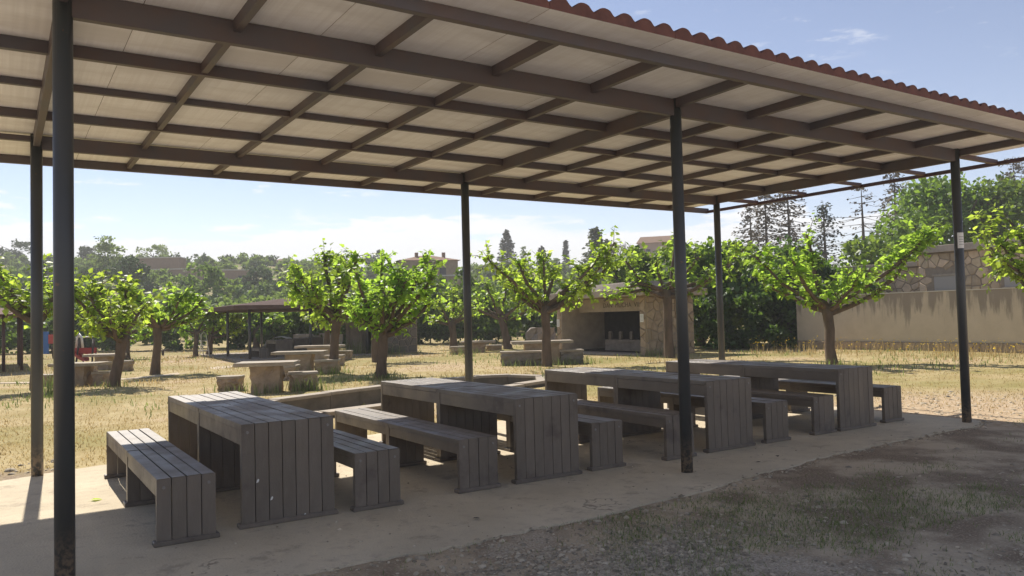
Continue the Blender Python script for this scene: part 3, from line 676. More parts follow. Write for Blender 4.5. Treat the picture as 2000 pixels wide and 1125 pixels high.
# ------------------------------------------------------------------ playground
SL = thing('playground_slide', 'red playground slide with dark frame and white arch', 'slide', (2.3, 34.0, 0), AX)
def bar(o, name, p, q, r, m): return MB().tube([p, q], r, 8).obj(name, m, o)
for x in (.35, .95):
    bar(SL, 'frame_leg', (x, 0, 1.05), (x+.22*(1 if x > .5 else .6), -.5, 0), .04, 'dark_wood'); bar(SL, 'frame_leg', (x, 0, 1.05), (x-.1, .5, 0), .04, 'dark_wood')
bar(SL, 'top_rail', (.2, 0, 1.08), (1.05, 0, 1.10), .03, 'white_paint')
MB().tube([(.25, -.05, .6), (.28, -.05, 1.05), (.38, -.05, 1.22), (.48, -.05, 1.05), (.52, -.05, .6)], .05, 8).obj('arch', 'white_paint', SL)
MB().add([(-.1, -.1, .62), (1.15, -.1, .62), (1.15, -.1, .40), (.75, -.1, .34), (.3, -.1, .40), (-.1, -.1, .34)], [(0, 1, 2, 3, 4, 5)]).obj('side_panel', 'red_paint', SL)
ch = MB()
for k in range(5):
    t = k/4; y = -.15-.4*t; x = 0+.95*t; z = .42*(1-smooth(t))+.06; ch.v += [(x, y-.22, z+.14), (x, y-.22, z), (x, y+.22, z), (x, y+.22, z+.14)]
for k in range(4):
    for j in range(3): ch.f.append([k*4+j, k*4+j+1, k*4+5+j, k*4+4+j]); ch.mi.append(0); ch.sm.append(False)
ch.obj('chute', 'red_paint', SL)
BP = thing('play_board', 'blue and red playground panel seen between the two left posts', 'panel', (1.25, 40.2, 0), AX)
boxobj('blue_board', (0, -.03, .25), (.55, .03, 1.35), 'blue_paint', BP); boxobj('red_board', (.56, -.05, .75), (.85, .02, 1.2), 'red_paint', BP)
bar(BP, 'leg', (.05, .05, 0), (.05, .05, 1.2), .04, 'dark_wood'); bar(BP, 'leg', (.75, .05, 0), (.6, .05, 1.2), .04, 'dark_wood')
CL = thing('climbing_arch', 'white tubular climbing arch left of the far shelter', 'climber', (7.86, 34.74, 0), AX)
for dx in (-.14, .06):
    MB().tube([(dx-.2, dx, 0), (dx-.13, dx, .7), (dx-.1, dx, 1.05), (dx, dx, 1.16), (dx+.1, dx, 1.05), (dx+.17, dx, .7), (dx+.26, dx, 0)], .022, 8).obj('arch', 'white_paint', CL)
for z in (.25, .5, .72): bar(CL, 'rung', (-.30, 0, z), (.28, 0, z), .016, 'white_paint')
DM = thing('climbing_dome', 'grey metal arched climbing dome behind the far shelter', 'climber', (13.6, 41.2, 0), AX)
for k in range(5):
    y = -.4+.2*k; MB().tube([(-1.0-.1*k*.3, y, 0), (-.75, y, .38), (-.35, y, .62), (.1, y, .70), (.5, y, .58), (.85, y, .3), (1.05, y, 0)], .022, 6).obj('arch', 'grey_metal', DM)
for k in range(7):
    a = math.pi*(k+.5)/7; bar(DM, 'rung', (-math.cos(a)*.95, -.42, math.sin(a)*.68), (-math.cos(a)*.95, .42, math.sin(a)*.68), .018, 'grey_metal')
SP = thing('spring_rider', 'small dark spring seesaw right of the second left tree', 'seesaw', (6.6, 37.8, 0), AX)
bar(SP, 'spring', (0, 0, 0), (0, 0, .22), .06, 'dark_wood'); bar(SP, 'beam', (-.32, 0, .22), (.32, 0, .25), .04, 'dark_wood'); bar(SP, 'handle', (-.18, 0, .25), (-.18, 0, .5), .02, 'dark_wood'); boxobj('seat', (.15, -.08, .28), (.36, .08, .32), 'dark_wood', SP)

# ------------------------------------------------------------------ leaves and trees
def unit(a): return a/np.maximum(np.linalg.norm(a, axis=-1, keepdims=True), 1e-6)
def leaf_arrays(P, T, Nn, s, simple=False):
    T = unit(T); B = unit(np.cross(T, Nn)); Nn = np.cross(B, T); s = s[:, None]; n = len(P)
    if simple:
        V = np.stack([P, P+T*.5*s+B*.40*s+Nn*.05*s, P+T*s-Nn*.08*s, P+T*.5*s-B*.40*s+Nn*.05*s], 1).reshape(-1, 3)
        i = np.arange(n)[:, None]*4; F = np.concatenate([i+np.array([[0, 1, 2]]), i+np.array([[0, 2, 3]])])
        return V, F
    V = np.stack([P, P+T*.34*s+B*.42*s+Nn*.07*s, P+T*.42*s-Nn*.05*s, P+T*.34*s-B*.42*s+Nn*.07*s, P+T*.72*s+B*.24*s-Nn*.02*s, P+T*.72*s-B*.24*s-Nn*.02*s, P+T*1.05*s-Nn*.16*s], 1).reshape(-1, 3)
    i = np.arange(n)[:, None]*7
    F = np.concatenate([i+np.array([[a, b, c]]) for a, b, c in ((0, 2, 1), (0, 3, 2), (1, 2, 4), (2, 3, 5), (2, 6, 4), (2, 5, 6))])
    return V, F
def mulberry(label, x, y, s, top, limbs, tr, seed, leaf=.16, dens=1.0, name='mulberry_tree', shoot=.55):
    """pollarded tree: stout trunk, knuckled limbs, tufts of big leaves. lengths given in units of s metres, sideways and up"""
    rg = random.Random(seed); r = np.random.RandomState(seed); t = thing(name, label, 'tree', (x, y, gz(x, y)), 0, 'pollarded trees in the field')
    W = lambda du, dv, dd: Vector((R0.x*du*s+F0.x*dd, R0.y*du*s+F0.y*dd, dv*s))
    tp = W(top[0], top[1], 0); mb = MB()
    pts = [Vector((0, 0, -.1)), Vector((0, 0, .05))]+[tp*k+Vector((rg.uniform(-.03, .03), rg.uniform(-.03, .03), 0)) for k in (.3, .6, .85, 1.0)]
    tr *= .88; mb.tube(pts, [tr*1.45, tr*1.25, tr*1.02, tr*.95, tr*1.0, tr*1.12], 12, 0, rg, .09); mb.obj('trunk', 'bark', t)
    Ps, Ts, Ns, Ss = [], [], [], []; lm = MB()
    for li, L in enumerate(limbs):
        e = W(*L[:3]); st = tp*rg.uniform(.86, .99); d = e-st; ln = d.length
        sag = Vector((0, 0, rg.uniform(.05, .22)*ln*(-1 if e.z > tp.z else 1)*.6)); path = []
        for k in range(6):
            q = k/5; path.append(st+d*q+sag*math.sin(math.pi*q)+Vector((rg.uniform(-.05, .05), rg.uniform(-.05, .05), rg.uniform(-.04, .04)))*(1 if 0 < k < 5 else 0)*ln*.6)
        r0 = tr*rg.uniform(.5, .68); lm.tube(path, [r0, r0*.85, r0*.7, r0*.62, r0*.5, r0*.45], 8, 0, rg, .1)
        ns = int((5+ln*6.2)*dens*.85)
        for k in range(ns):
            q = rg.choice((rg.uniform(.25, 1), rg.uniform(.6, 1), rg.uniform(.8, 1.02))); i = min(4, int(q*5)); b = path[i].lerp(path[i+1], q*5-i)
            dv = Vector((rg.gauss(0, 1), rg.gauss(0, 1), rg.gauss(.55, .8))).normalized(); sl = shoot*rg.uniform(.45, 1.25)
            tipb = b+dv*sl; lm.tube([b, tipb], [.014, .005], 3, 0, None, 0, False)
            nl = rg.randint(8, 13)
            for m in range(nl):
                f = (m+1)/nl; p = b.lerp(tipb, f)+Vector((rg.gauss(0, .05), rg.gauss(0, .05), rg.gauss(0, .04)))
                o = (Vector((rg.gauss(0, 1), rg.gauss(0, 1), rg.gauss(-.35, .6)))+dv*.5); Ps.append(p); Ts.append(o); Ns.append(Vector((rg.gauss(0, .55), rg.gauss(0, .55), 1))); Ss.append(leaf*rg.uniform(.5, 1.05))
    lm.obj('limbs', 'bark', t)
    V, F = leaf_arrays(np.array(Ps), np.array(Ts), np.array(Ns), np.array(Ss))
    tag(link('crown', np_mesh('crown', V, F, ['mulberry_leaf']), t), kind='stuff')
mulberry('pollarded tree with wide spreading limbs in front of the plastered wall', 18.76, 8.05, .01403, (-5, 112), [(-135, 215, .3), (-90, 200, -.8), (-35, 255, .2), (25, 165, -1.0), (100, 185, .6), (165, 225, -.3), (215, 268, .2), (-20, 190, 1.2), (60, 165, 1.0), (-60, 155, -.4), (185, 250, -.5), (-110, 165, .8)], .15, 1, .19, 1.15)
fx, fy, _ = spot(13.3, 19)
mulberry('pollarded tree whose leafy branches enter at the right edge', fx, fy, .0123, (0, 120), [(-145, 235, 0), (-125, 285, .5), (-85, 250, -.6), (-90, 290, .2), (0, 280, .4), (60, 250, -.4), (110, 260, .3), (-110, 225, .7), (-40, 270, -1)], .14, 2, .18, 1.2)
mulberry('pollarded tree with a limb arching over the fireplace hut roof', 18.2, 13.7, .0172, (-2, 132), [(-95, 128, -.4), (-125, 112, -.3), (-60, 150, -.2), (-20, 185, .3), (55, 190, -.5), (120, 175, -.2), (150, 205, .1), (-75, 190, .5), (25, 225, .6), (70, 150, -.8)], .17, 3, .19, .72)
mulberry('pollarded tree with straight trunk beside the long stone bench', 13.38, 13.92, .01526, (0, 118), [(-60, 150, .3), (-112, 215, -.2), (-50, 200, -.5), (25, 195, .6), (85, 190, .1), (115, 225, -.3), (60, 150, -.9), (0, 210, .2), (-70, 175, .9), (100, 160, .7), (130, 195, .5), (140, 240, 0)], .155, 4, .19, 1.1)
mulberry('slanting pollarded tree behind the long stone table', 19.26, 25.21, .0235, (-12, 66), [(-60, 100, .3), (-40, 130, -.5), (0, 130, .5), (38, 110, -.3), (-70, 85, -.6), (45, 82, .4), (-20, 105, 1.2)], .2, 5, .22, .9)
mulberry('low forked pollarded tree left of the middle back post', 18.24, 28.53, .0249, (-2, 52), [(-40, 62, .3), (-25, 95, -.5), (0, 105, .3), (30, 95, -.3), (45, 80, .2), (15, 75, .9)], .19, 6, .23, .9)
mulberry('tall pollarded tree left of centre with upright leafy limbs', 7.96, 13.69, .01325, (4, 95), [(-50, 158, .3), (-38, 205, -.5), (0, 230, .4), (45, 210, -.4), (88, 225, .2), (105, 190, -.3), (75, 155, .8), (20, 165, -1.0), (-20, 175, 1.1), (60, 185, -.9), (95, 145, .3), (-45, 130, -.6)], .145, 7, .18, 1.35)
mulberry('pollarded tree with dark trunk behind the tall one', 11.16, 21.48, .0186, (0, 78), [(-40, 120, .3), (40, 118, -.4), (0, 140, .5), (65, 105, .2), (30, 100, 1), (-20, 110, -1)], .15, 8, .2, 1)
mulberry('leaning pollarded tree beside the stone stools', 7.79, 16.83, .01487, (14, 112), [(-65, 150, .3), (-58, 205, -.5), (-18, 235, .4), (22, 210, -.4), (50, 228, .2), (60, 155, .5), (-72, 178, -.3), (-20, 165, -1), (10, 180, 1.1), (-45, 130, .6), (40, 175, -1)], .15, 9, .19, 1.35)
mulberry('thin trunked far pollarded tree left of the small hut', 14.59, 36.3, .0279, (3, 42), [(-40, 60, .3), (-20, 75, -.5), (20, 76, .4), (50, 62, .2), (0, 65, 1)], .17, 10, .24, .9)
mulberry('pollarded tree right of the thick near left post', 2.05, 16.51, .01266, (18, 100), [(-62, 130, .3), (-30, 180, -.4), (15, 205, .4), (48, 150, .2), (-70, 185, -.3), (25, 130, -.8), (-20, 150, 1), (-45, 205, .4)], .14, 11, .18, 1.35)
mulberry('second pollarded tree from the left, with long straight trunk', 3.7, 21.15, .01578, (8, 100), [(-45, 125, .3), (-20, 155, -.5), (20, 158, .4), (60, 155, -.2), (90, 145, .2), (70, 112, .6), (-40, 148, -.6), (20, 120, -1), (40, 135, 1), (-15, 120, .8)], .145, 12, .19, 1.3)
mulberry('dark trunked pollarded tree behind the second left tree', 4.53, 34.54, .0234, (0, 48), [(-40, 70, .3), (0, 95, -.4), (40, 85, .3), (60, 60, -.2), (10, 70, 1)], .17, 13, .23, 1)
mulberry('pollarded tree next to the white climbing arch', 7.5, 34.4, .0244, (2, 50), [(-40, 60, .3), (-20, 85, -.3), (20, 90, .3), (45, 68, -.3), (0, 70, 1)], .12, 14, .23, 1)
mulberry('pollarded tree by the front left post of the far shelter', 8.2, 34.9, .0244, (4, 42), [(-22, 75, .3), (20, 82, -.3), (48, 72, .3), (65, 58, -.2), (15, 65, 1)], .14, 15, .23, 1)
mulberry('pollarded tree seen through the posts of the far shelter', 14.0, 45.0, .031, (0, 36), [(-62, 52, .3), (-30, 62, -.3), (0, 66, .5), (35, 64, -.5), (65, 55, .3)], .2, 16, .27, 1.1)
mulberry('pollarded tree behind the left half of the far shelter', 12.4, 42.0, .0295, (0, 38), [(-50, 52, .3), (-20, 66, -.3), (15, 68, .5), (45, 58, -.5), (60, 50, .3)], .2, 18, .26, 1.1)
mulberry('pollarded tree behind the right end of the far shelter', 16.2, 43.0, .0305, (0, 38), [(-50, 52, .3), (-20, 64, -.3), (15, 68, .5), (45, 60, -.5), (60, 48, .3)], .2, 19, .26, 1.1)
mulberry('pollarded tree at the left edge behind the two posts', .45, 17.6, .01266, (0, 148), [(-75, 195, .3), (-55, 228, -.4), (-10, 220, .4), (42, 228, .2), (55, 190, -.3), (-85, 205, -.6), (20, 190, .9), (-35, 200, -1)], .14, 17, .18, 1.15)

def blob_leaves(rg, cx, cy, cz, rx, ry, rz, nl, nleaf, size, inner=.5):
    """leaves over many small lobes that together fill an uneven mass"""
    Ps, Ts, Ns, Ss = [], [], [], []
    for k in range(nl):
        d = rg.normal(size=3); d /= np.linalg.norm(d); q = rg.uniform(.35, 1.0)**.6; c = np.array([cx+d[0]*rx*q, cy+d[1]*ry*q, cz+d[2]*rz*q]); lr = min(rx, ry, rz)*rg.uniform(.22, .48)
        n = int(nleaf/nl*rg.uniform(.6, 1.4)); dd = unit(rg.normal(size=(n, 3))); dd[:, 2] = np.where(rg.rand(n) < .65, np.abs(dd[:, 2]), dd[:, 2])
        Ps.append(c+dd*lr*rg.uniform(.55, 1.08, (n, 1))*np.array([1.15, 1.15, .9])); Ts.append(unit(rg.normal(size=(n, 3))+dd*.6+np.array([0, 0, -.35]))); Ns.append(unit(dd+rg.normal(size=(n, 3))*.6)); Ss.append(size*rg.uniform(.55, 1.3, n))
    return leaf_arrays(np.concatenate(Ps), np.concatenate(Ts), np.concatenate(Ns), np.concatenate(Ss), True)
def big_tree(name, label, pos, h, w, mat, seed, nleaf=3500, size=.28, trunk=.25, base=.25, group=None, nl=34):
    rg = np.random.RandomState(seed); t = thing(name, label, 'tree', pos, 0, group); py = random.Random(seed)
    mb = MB(); mb.tube([(0, 0, -.2), (.05, .03, h*.3), (.0, .05, h*.62)], [trunk*1.2, trunk*.9, trunk*.35], 8, 0, py, .06)
    for k in range(6):
        a = py.uniform(0, 6.28); z = h*py.uniform(.25, .55); mb.tube([(0, 0, z), (math.cos(a)*w*.25, math.sin(a)*w*.25, z+h*.18), (math.cos(a)*w*.4, math.sin(a)*w*.4, z+h*.3)], [trunk*.4, trunk*.25, trunk*.1], 6, 0, py, .06)
    mb.obj('trunk', 'far_bark', t)
    V, F = blob_leaves(rg, 0, 0, h*(base+1)/2, w/2*.85, w/2*.85, h*(1-base)/2*.85, nl, nleaf, size)
    tag(link('crown', np_mesh('crown', V, F, [mat]), t), kind='stuff'); return t
# the dense green mass to the right of the fireplace
for i, (S, D, h, w, m, lab) in enumerate([(8.3, 35, 5.0, 4.2, 'light_leaf', 'bright green leafy tree rising behind the right side of the fireplace hut'),
        (10.2, 37, 4.9, 4.4, 'light_leaf', 'bright green leafy tree between the two right hand posts'), (12.0, 34, 4.4, 4.2, 'hedge_leaf', 'dark green leafy tree at the left end of the plastered wall'),
        (6.2, 40, 5.2, 3.6, 'light_leaf', 'tall leafy tree behind the roof of the fireplace hut')]):
    big_tree('leafy_tree', lab, spot(S, D), h, w, m, 400+i, 5200, .26, .2, .05, 'dense trees behind the field', 40)
def stuff_mass(name, label, cat, items, mat, seed, size, nleaf):
    rg = np.random.RandomState(seed); Vs, Fs, o = [], [], 0
    for (S, D, h, w) in items:
        x, y, z = spot(S, D); V, F = blob_leaves(rg, x, y, z+h*.45, w*.5, w*.5, h*.5, max(8, int(w*h)), nleaf, size); Vs.append(V); Fs.append(F+o); o += len(V)
    return tag(link(name, np_mesh(name, np.concatenate(Vs), np.concatenate(Fs), [mat])), label, cat, kind='stuff')
stuff_mass('hedge', 'dense dark green hedge between the fireplace hut and the plastered wall', 'hedge', [(6.9+.95*k, 31.5+(k % 2)*1.2, 2.6+.9*((k*7) % 3)/2, 2.4) for k in range(8)], 'hedge_leaf', 50, .2, 1500)
rr = random.Random(8)
stuff_mass('hedge', 'shady dark green hedge along the back of the field', 'hedge', [(-38+1.05*k+rr.uniform(-.4, .4), 47+rr.uniform(-1, 3), rr.uniform(2.0, 3.6), rr.uniform(2.0, 3.0)) for k in range(38)]+[(-6+1.8*k, 46.5+rr.uniform(-1, 2.5)-.3*k, rr.uniform(3.2, 4.6), rr.uniform(2.4, 3.4)) for k in range(7)], 'hedge_leaf', 51, .30, 800)

# ------------------------------------------------------------------ hillside
rr = random.Random(21); sc1, sc2 = [], []
for k in range(950):
    D = rr.uniform(56, 178); q = rr.uniform(-.72, .34); S = q*D
    if -.13 < q < -.05 and D > 95 and rr.random() < .6: continue
    if -.42 < q < -.33 and 100 < D < 128 and rr.random() < .75: continue
    h = rr.uniform(1.0, 2.6) if D > 85 else rr.uniform(1.4, 3.6); (sc1 if rr.random() < .62 else sc2).append((S, D, h, h*rr.uniform(.8, 1.5)))
stuff_mass('hillside_scrub', 'grey green bushes covering the hillside', 'bushes', sc1, 'scrub_leaf', 61, .5, 230)
stuff_mass('hillside_scrub', 'darker evergreen bushes scattered over the hillside', 'bushes', sc2, 'scrub_dark', 62, .5, 230)
def on_line(u, D): return (u-1000)/1540*D
for i, (u, D, h, w, m, lab) in enumerate([(205, 120, 6.2, 5.5, 'scrub_leaf', 'tall pale hillside tree just right of the thick left post'), (170, 170, 4.6, 4, 'scrub_dark', 'dark lone tree on the ridge beside the thick left post'),
        (300, 172, 5.5, 9, 'scrub_leaf', 'broad tree on the ridge above the brick ruin'), (30, 172, 5.2, 8, 'scrub_dark', 'dark ridge tree at the left edge'), (500, 105, 3.6, 5, 'scrub_dark', 'round dark bush on the slope below the long wall'),
        (732, 172, 6.5, 4.5, 'scrub_dark', 'round topped tree standing on the ridge above the middle trees'), (655, 172, 4.5, 5, 'scrub_leaf', 'small tree on the ridge left of the round topped one'), (395, 85, 5.5, 5, 'scrub_leaf', 'olive coloured tree on the slope above the far shelter'),
        (250, 95, 5.5, 5.5, 'scrub_dark', 'dark tree on the slope above the second left tree'), (610, 80, 5, 5, 'scrub_leaf', 'grey green tree on the slope right of the far shelter roof')]):
    x, y, z = spot(on_line(u, D), D); big_tree('hillside_tree', lab, (x, y, z), h, w, m, 500+i, 1300, .42, .18, .12, 'trees on the hillside', 22)
def conifer(label, u, D, h, w, seed, mat='conifer_leaf', sparse=1.0, zoff=0, base=.06, name='conifer_tree', size=.5):
    rg = random.Random(seed); x, y, z = spot(on_line(u, D), D); t = thing(name, label, 'tree', (x, y, z+zoff), 0, 'conifers on the skyline'); mb = MB()
    mb.tube([(0, 0, -.3), (.05, 0, h*.5), (0, 0, h)], [h*.022, h*.014, .02], 7, 0, rg, .05); Ps, Ts, Ns, Ss = [], [], [], []
    nw = int(16*sparse)+8
    for k in range(nw):
        q = base+(1-base)*(k+.5)/nw; R_ = w/2*(1-q)**(.8 if name != 'pine_tree' else .45)*(rg.uniform(.75, 1.15) if name != 'pine_tree' else rg.uniform(.35, 1.2))+.12
        for j in range(6):
            if rg.random() > .5+.5*sparse: continue
            a = rg.uniform(0, 6.28); zz = q*h; e = Vector((math.cos(a)*R_, math.sin(a)*R_, zz-R_*rg.uniform(-.1, .35))); b = Vector((0, 0, zz)); mb.tube([b, e], [.03, .012], 3, 0, None, 0, False)
            for m in range(int(5*max(.5, sparse))+2):
                p = b.lerp(e, rg.uniform(.2, 1.05)); Ps.append(p+Vector((rg.gauss(0, .12), rg.gauss(0, .12), rg.gauss(0, .1)))); Ts.append((e-b)+Vector((rg.gauss(0, .6), rg.gauss(0, .6), rg.gauss(-.2, .5)))); Ns.append(Vector((rg.gauss(0, .6), rg.gauss(0, .6), 1))); Ss.append(size*rg.uniform(.6, 1.2))
    mb.obj('trunk', 'far_bark', t); V, F = leaf_arrays(np.array(Ps), np.array(Ts), np.array(Ns), np.array(Ss), True)
    tag(link('crown', np_mesh('crown', V, F, [mat]), t), kind='stuff')
conifer('dark spruce on the skyline just right of the middle back post', 992, 165, 9.5, 5.0, 71, sparse=1.2, size=.7)
conifer('small dark conifer on the skyline between spruce and cypress', 1060, 168, 6, 3, 72, size=.7)
conifer('slim dark cypress on the skyline', 1107, 168, 7.5, 1.6, 73, size=.5)
conifer('thin pale conifer on the skyline right of the spruce', 1024, 170, 6.5, 2.2, 74, 'scrub_leaf', .5, size=.6)
conifer('tall conifer behind the pollarded tree beside the fireplace', 1165, 100, 9.0, 6.2, 75, 'far_conifer', 1.2, size=.55)
conifer('shorter conifer to the right of the tall skyline conifer', 1188, 104, 7.4, 4.6, 76, 'far_conifer', .9, size=.55)
for i, (u, D, h, w, sp, m, lab) in enumerate([(1500, 62, 10.5, 6.0, .9, 'dry_conifer', 'sparse pine left of the right hand trees, under the roof end'), (1545, 60, 11.0, 5.5, .9, 'dry_conifer', 'second sparse pine under the roof end'), (1614, 63, 9.6, 4.2, .7, 'conifer_leaf', 'small thin conifer between the pines and the bare tree'),
        (1690, 60, 10.6, 6.0, .25, 'dry_conifer', 'nearly bare dry tree left of the big green tree'), (1755, 58, 11.5, 5.5, .7, 'dry_conifer', 'dry pine just left of the big green tree'), (1990, 62, 12.5, 6.5, .8, 'dry_conifer', 'dry pine behind the big green tree at the right edge'), (1470, 66, 9.8, 4.5, .5, 'dry_conifer', 'thin sparse pine nearest the back right post')]):
    conifer(lab, u, D, h, w*1.1, 80+i, m, sp*1.5, 0, .3, 'pine_tree', .26)
big_tree('broad_tree', 'big bright green tree above the stone building', spot(on_line(1850, 46), 46), 9.6, 7.5, 'light_leaf', 410, 9000, .30, .35, .2, None, 60)
big_tree('broad_tree', 'green tree at the right edge above the stone building', spot(on_line(1985, 44), 44), 8.8, 5.5, 'light_leaf', 411, 5500, .30, .3, .2, None, 45)
big_tree('broad_tree', 'low green tree behind the left end of the stone building', spot(on_line(1690, 42), 42), 5.4, 4.5, 'light_leaf', 412, 3000, .28, .25, .1, None, 30)
# bare tree
x, y, z = spot(on_line(1222, 95), 95); bt = thing('bare_tree', 'leafless pale tree on the skyline left of the pink house', 'tree', (x, y, z)); rg = random.Random(9); mb = MB()
def grow(p, d, l, r, n):
    q = p+d*l; mb.tube([p, q], [r, r*.65], 4, 0, None, 0, False)
    if n:
        for k in range(3): grow(q, (d+Vector((rg.gauss(0, .5), rg.gauss(0, .5), rg.gauss(.1, .3)))).normalized(), l*.72, r*.62, n-1)
grow(Vector((0, 0, 0)), Vector((0, 0, 1)), 2.4, .16, 5); mb.obj('branches', 'dry_conifer', bt)

# ------------------------------------------------------------------ houses and ruins on the hill
def house(name, label, u, D, w, dp, h, roof_h, wall, rz, wins=(), zoff=0.0, hip=True):
    x, y, z = spot(on_line(u, D), D); t = thing(name, label, 'building', (x, y, z-.6+zoff), AX+rz); boxobj('wall', (-w/2, 0, 0), (w/2, dp, h), wall, t)
    if roof_h:
        o = .35; k = min(w, dp)*.45 if hip else .02
        MB().add([(-w/2-o, -o, h), (w/2+o, -o, h), (w/2+o, dp+o, h), (-w/2-o, dp+o, h), (-w/2+k, dp/2, h+roof_h), (w/2-k, dp/2, h+roof_h)], [(3, 2, 1, 0), (0, 1, 5, 4), (1, 2, 5), (2, 3, 4, 5), (3, 0, 4)]).obj('roof', 'roof_clay', t, (0, 0, .02))
    else: boxobj('roof', (-w/2-.1, -.1, h+.005), (w/2+.1, dp+.1, h+.15), 'pale_edge', t)
    for a, b, c, d in wins:
        f = boxobj('window', (a-c/2, -.03, b), (a+c/2, .02, b+d), 'window_dark', t); boxobj('sill', (a-c/2-.1, -.1, b-.12), (a+c/2+.1, -.035, b-.01), 'pale_edge', f)
    return t
h1 = house('stone_house', 'large stone house with low clay tile roof behind the middle trees', 840, 96, 7.0, 6, 6.2, .8, 'house_stone', .25, [(-2, 4.3, .8, 1.0), (1.6, 4.3, .8, 1.0), (-.2, 4.3, .7, 1.0), (2.6, 1.6, .7, .9)], -1.0)
boxobj('chimney', (-1.5, 2, 6.3), (-1.1, 2.4, 7.35), 'roof_clay', h1); boxobj('chimney', (1.9, 2, 6.3), (2.3, 2.4, 7.35), 'roof_clay', h1)
house('stone_annex', 'lower stone annex below the large stone house', 885, 84, 3.6, 4, 3.6, 0, 'house_stone', .2, [(-.6, 1.8, .6, .8)])
house('pink_house', 'pink gabled house on the skyline behind the fireplace hut', 1283, 130, 5.6, 5, 5.2, 1.3, 'house_pink', -.3, [(-1.2, 3.2, .7, 1.0), (1.2, 3.2, .7, 1.0)], 1.2, False)
house('house_wing', 'low pale wing left of the pink gabled house', 1258, 128, 2.6, 4, 3.2, .5, 'house_pink', -.3, [], 1.2)
house('brick_ruin', 'long ruined brick wall on the left hillside', 308, 128, 7, 3, 3.0, 0, 'brick', .05, [], .4)
house('brick_wall', 'low brick wall with pale coping on the left hillside', 330, 118, 13, .5, 1.9, 0, 'brick', .03, [], .3)
house('brick_shed', 'flat roofed brick shed on the left hillside', 462, 116, 4.2, 3, 2.8, 0, 'brick', .3, [(.6, 1.1, .7, .9)], .2)
house('terrace_wall', 'short pale terrace wall on the left hillside below the brick walls', 333, 98, 4.2, .5, .9, 0, 'house_stone', 0, [], .2)
house('hill_cabin', 'low roof peeping over the ridge left of the middle trees', 548, 176, 6, 5, 2.2, 1.0, 'house_stone', 0, [], .4)

# ------------------------------------------------------------------ grass, weeds, flowers, stones
def blades(name, label, mat, pts, hmin, hmax, wid, seed, lean=.5, cat='grass'):
    r = np.random.RandomState(seed); P = np.array(pts); n = len(P); a = r.uniform(0, 2*np.pi, n); h = r.uniform(hmin, hmax, n)*P[:, 3]; w = wid*r.uniform(.6, 1.4, n)*np.maximum(1, P[:, 4]); b = r.uniform(0, 2*np.pi, n); l = r.uniform(.05, lean, n)*h
    sx_ = np.stack([np.cos(a)*w, np.sin(a)*w, np.zeros(n)], 1); base = P[:, :3]; tip = base+np.stack([np.cos(b)*l, np.sin(b)*l, h], 1); mid = base+np.stack([np.cos(b)*l*.3, np.sin(b)*l*.3, h*.6], 1)
    V = np.stack([base-sx_, base+sx_, mid+sx_*.7, mid-sx_*.7, tip], 1).reshape(-1, 3); i = np.arange(n)[:, None]*5
    F = np.concatenate([i+np.array([[0, 1, 2]]), i+np.array([[0, 2, 3]]), i+np.array([[3, 2, 4]])])
    return tag(link(name, np_mesh(name, V, F, [mat])), label, cat, kind='stuff')
def vnoise(x, y, sc, seed):
    r = np.random.RandomState(seed); g = r.rand(64, 64); x = x*sc; y = y*sc; xi = np.floor(x).astype(int); yi = np.floor(y).astype(int); fx = x-xi; fy = y-yi; fx = fx*fx*(3-2*fx); fy = fy*fy*(3-2*fy)
    G = lambda i, j: g[i % 64, j % 64]
    return (G(xi, yi)*(1-fx)+G(xi+1, yi)*fx)*(1-fy)+(G(xi, yi+1)*(1-fx)+G(xi+1, yi+1)*fx)*fy
def scatter(n, seed, dlo, dhi, qlo=-.72, qhi=.72, cond=None, power=1.0):
    r = np.random.RandomState(seed); D = dlo*(dhi/dlo)**(r.rand(n)**power); S = r.uniform(qlo, qhi, n)*D
    x = CAM.x+F0.x*D+R0.x*S; y = CAM.y+F0.y*D+R0.y*S; ok = np.ones(n, bool)
    if cond is not None: ok = cond(x, y, r)
    x, y, D = x[ok], y[ok], D[ok]
    return [(a, b, gz(a, b)-.01, 1.0, d/14) for a, b, d in zip(x, y, D)]
def off_floor(x, y): return ~((x > -1.1) & (x < 10.3) & (y > -.75) & (y < 4.3))
BA = np.array(BASIN)
def in_basin(x, y): return np.array([in_poly(a, b, BASIN) for a, b in zip(x, y)])
fld = lambda x, y, r: ((y > 4.35) | ((x > 11.2) & (y > -3))) & off_floor(x, y) & (np.hypot(x-18.5, y-18.5) > 0) & (r.rand(len(x)) < .35+.8*vnoise(x, y, .5, 3)) & ~((x > 18.5) & (y > 15) & (y < 20.6)) & (x < 25.7) & ~((y > 19.2) & (y < 24.2) & (x < 9.5) & (np.abs(y-np.interp(x, [p[0] for p in pp], [p[1] for p in pp])) < .4))
blades('dry_grass', 'short dry straw grass covering the field', 'dry_grass', scatter(110000, 1, 7, 50, cond=fld), .015, .055, .006, 1, 1.1)
tall = lambda x, y, r: (y > 6) & (x < 25.6) & ~((x > 18.4) & (y > 15) & (y < 20.6)) & (r.rand(len(x)) < np.clip((vnoise(x, y, .35, 7)-.45)*2.2+((x > 20)*.1)+((y-.3*x > 20)*.25), 0, 1)) & ~((x > 3) & (x < 10.6) & (y > 6.5) & (y < 11.3))
blades('tall_dry_grass', 'taller dry grass stalks at the back of the field', 'dry_grass', scatter(20000, 2, 18, 48, cond=tall), .06, .17, .006, 2, .7)
grn = lambda x, y, r: (y > 4.5) & (x < 25.6) & (r.rand(len(x)) < np.clip((vnoise(x, y, .4, 12)-.55)*2.5, 0, .8)) & ~((x > 18.4) & (y > 15) & (y < 20.6))
blades('green_weeds', 'green weeds growing through the dry field', 'green_grass', scatter(22000, 3, 7, 48, cond=grn), .05, .16, .008, 3, .8)
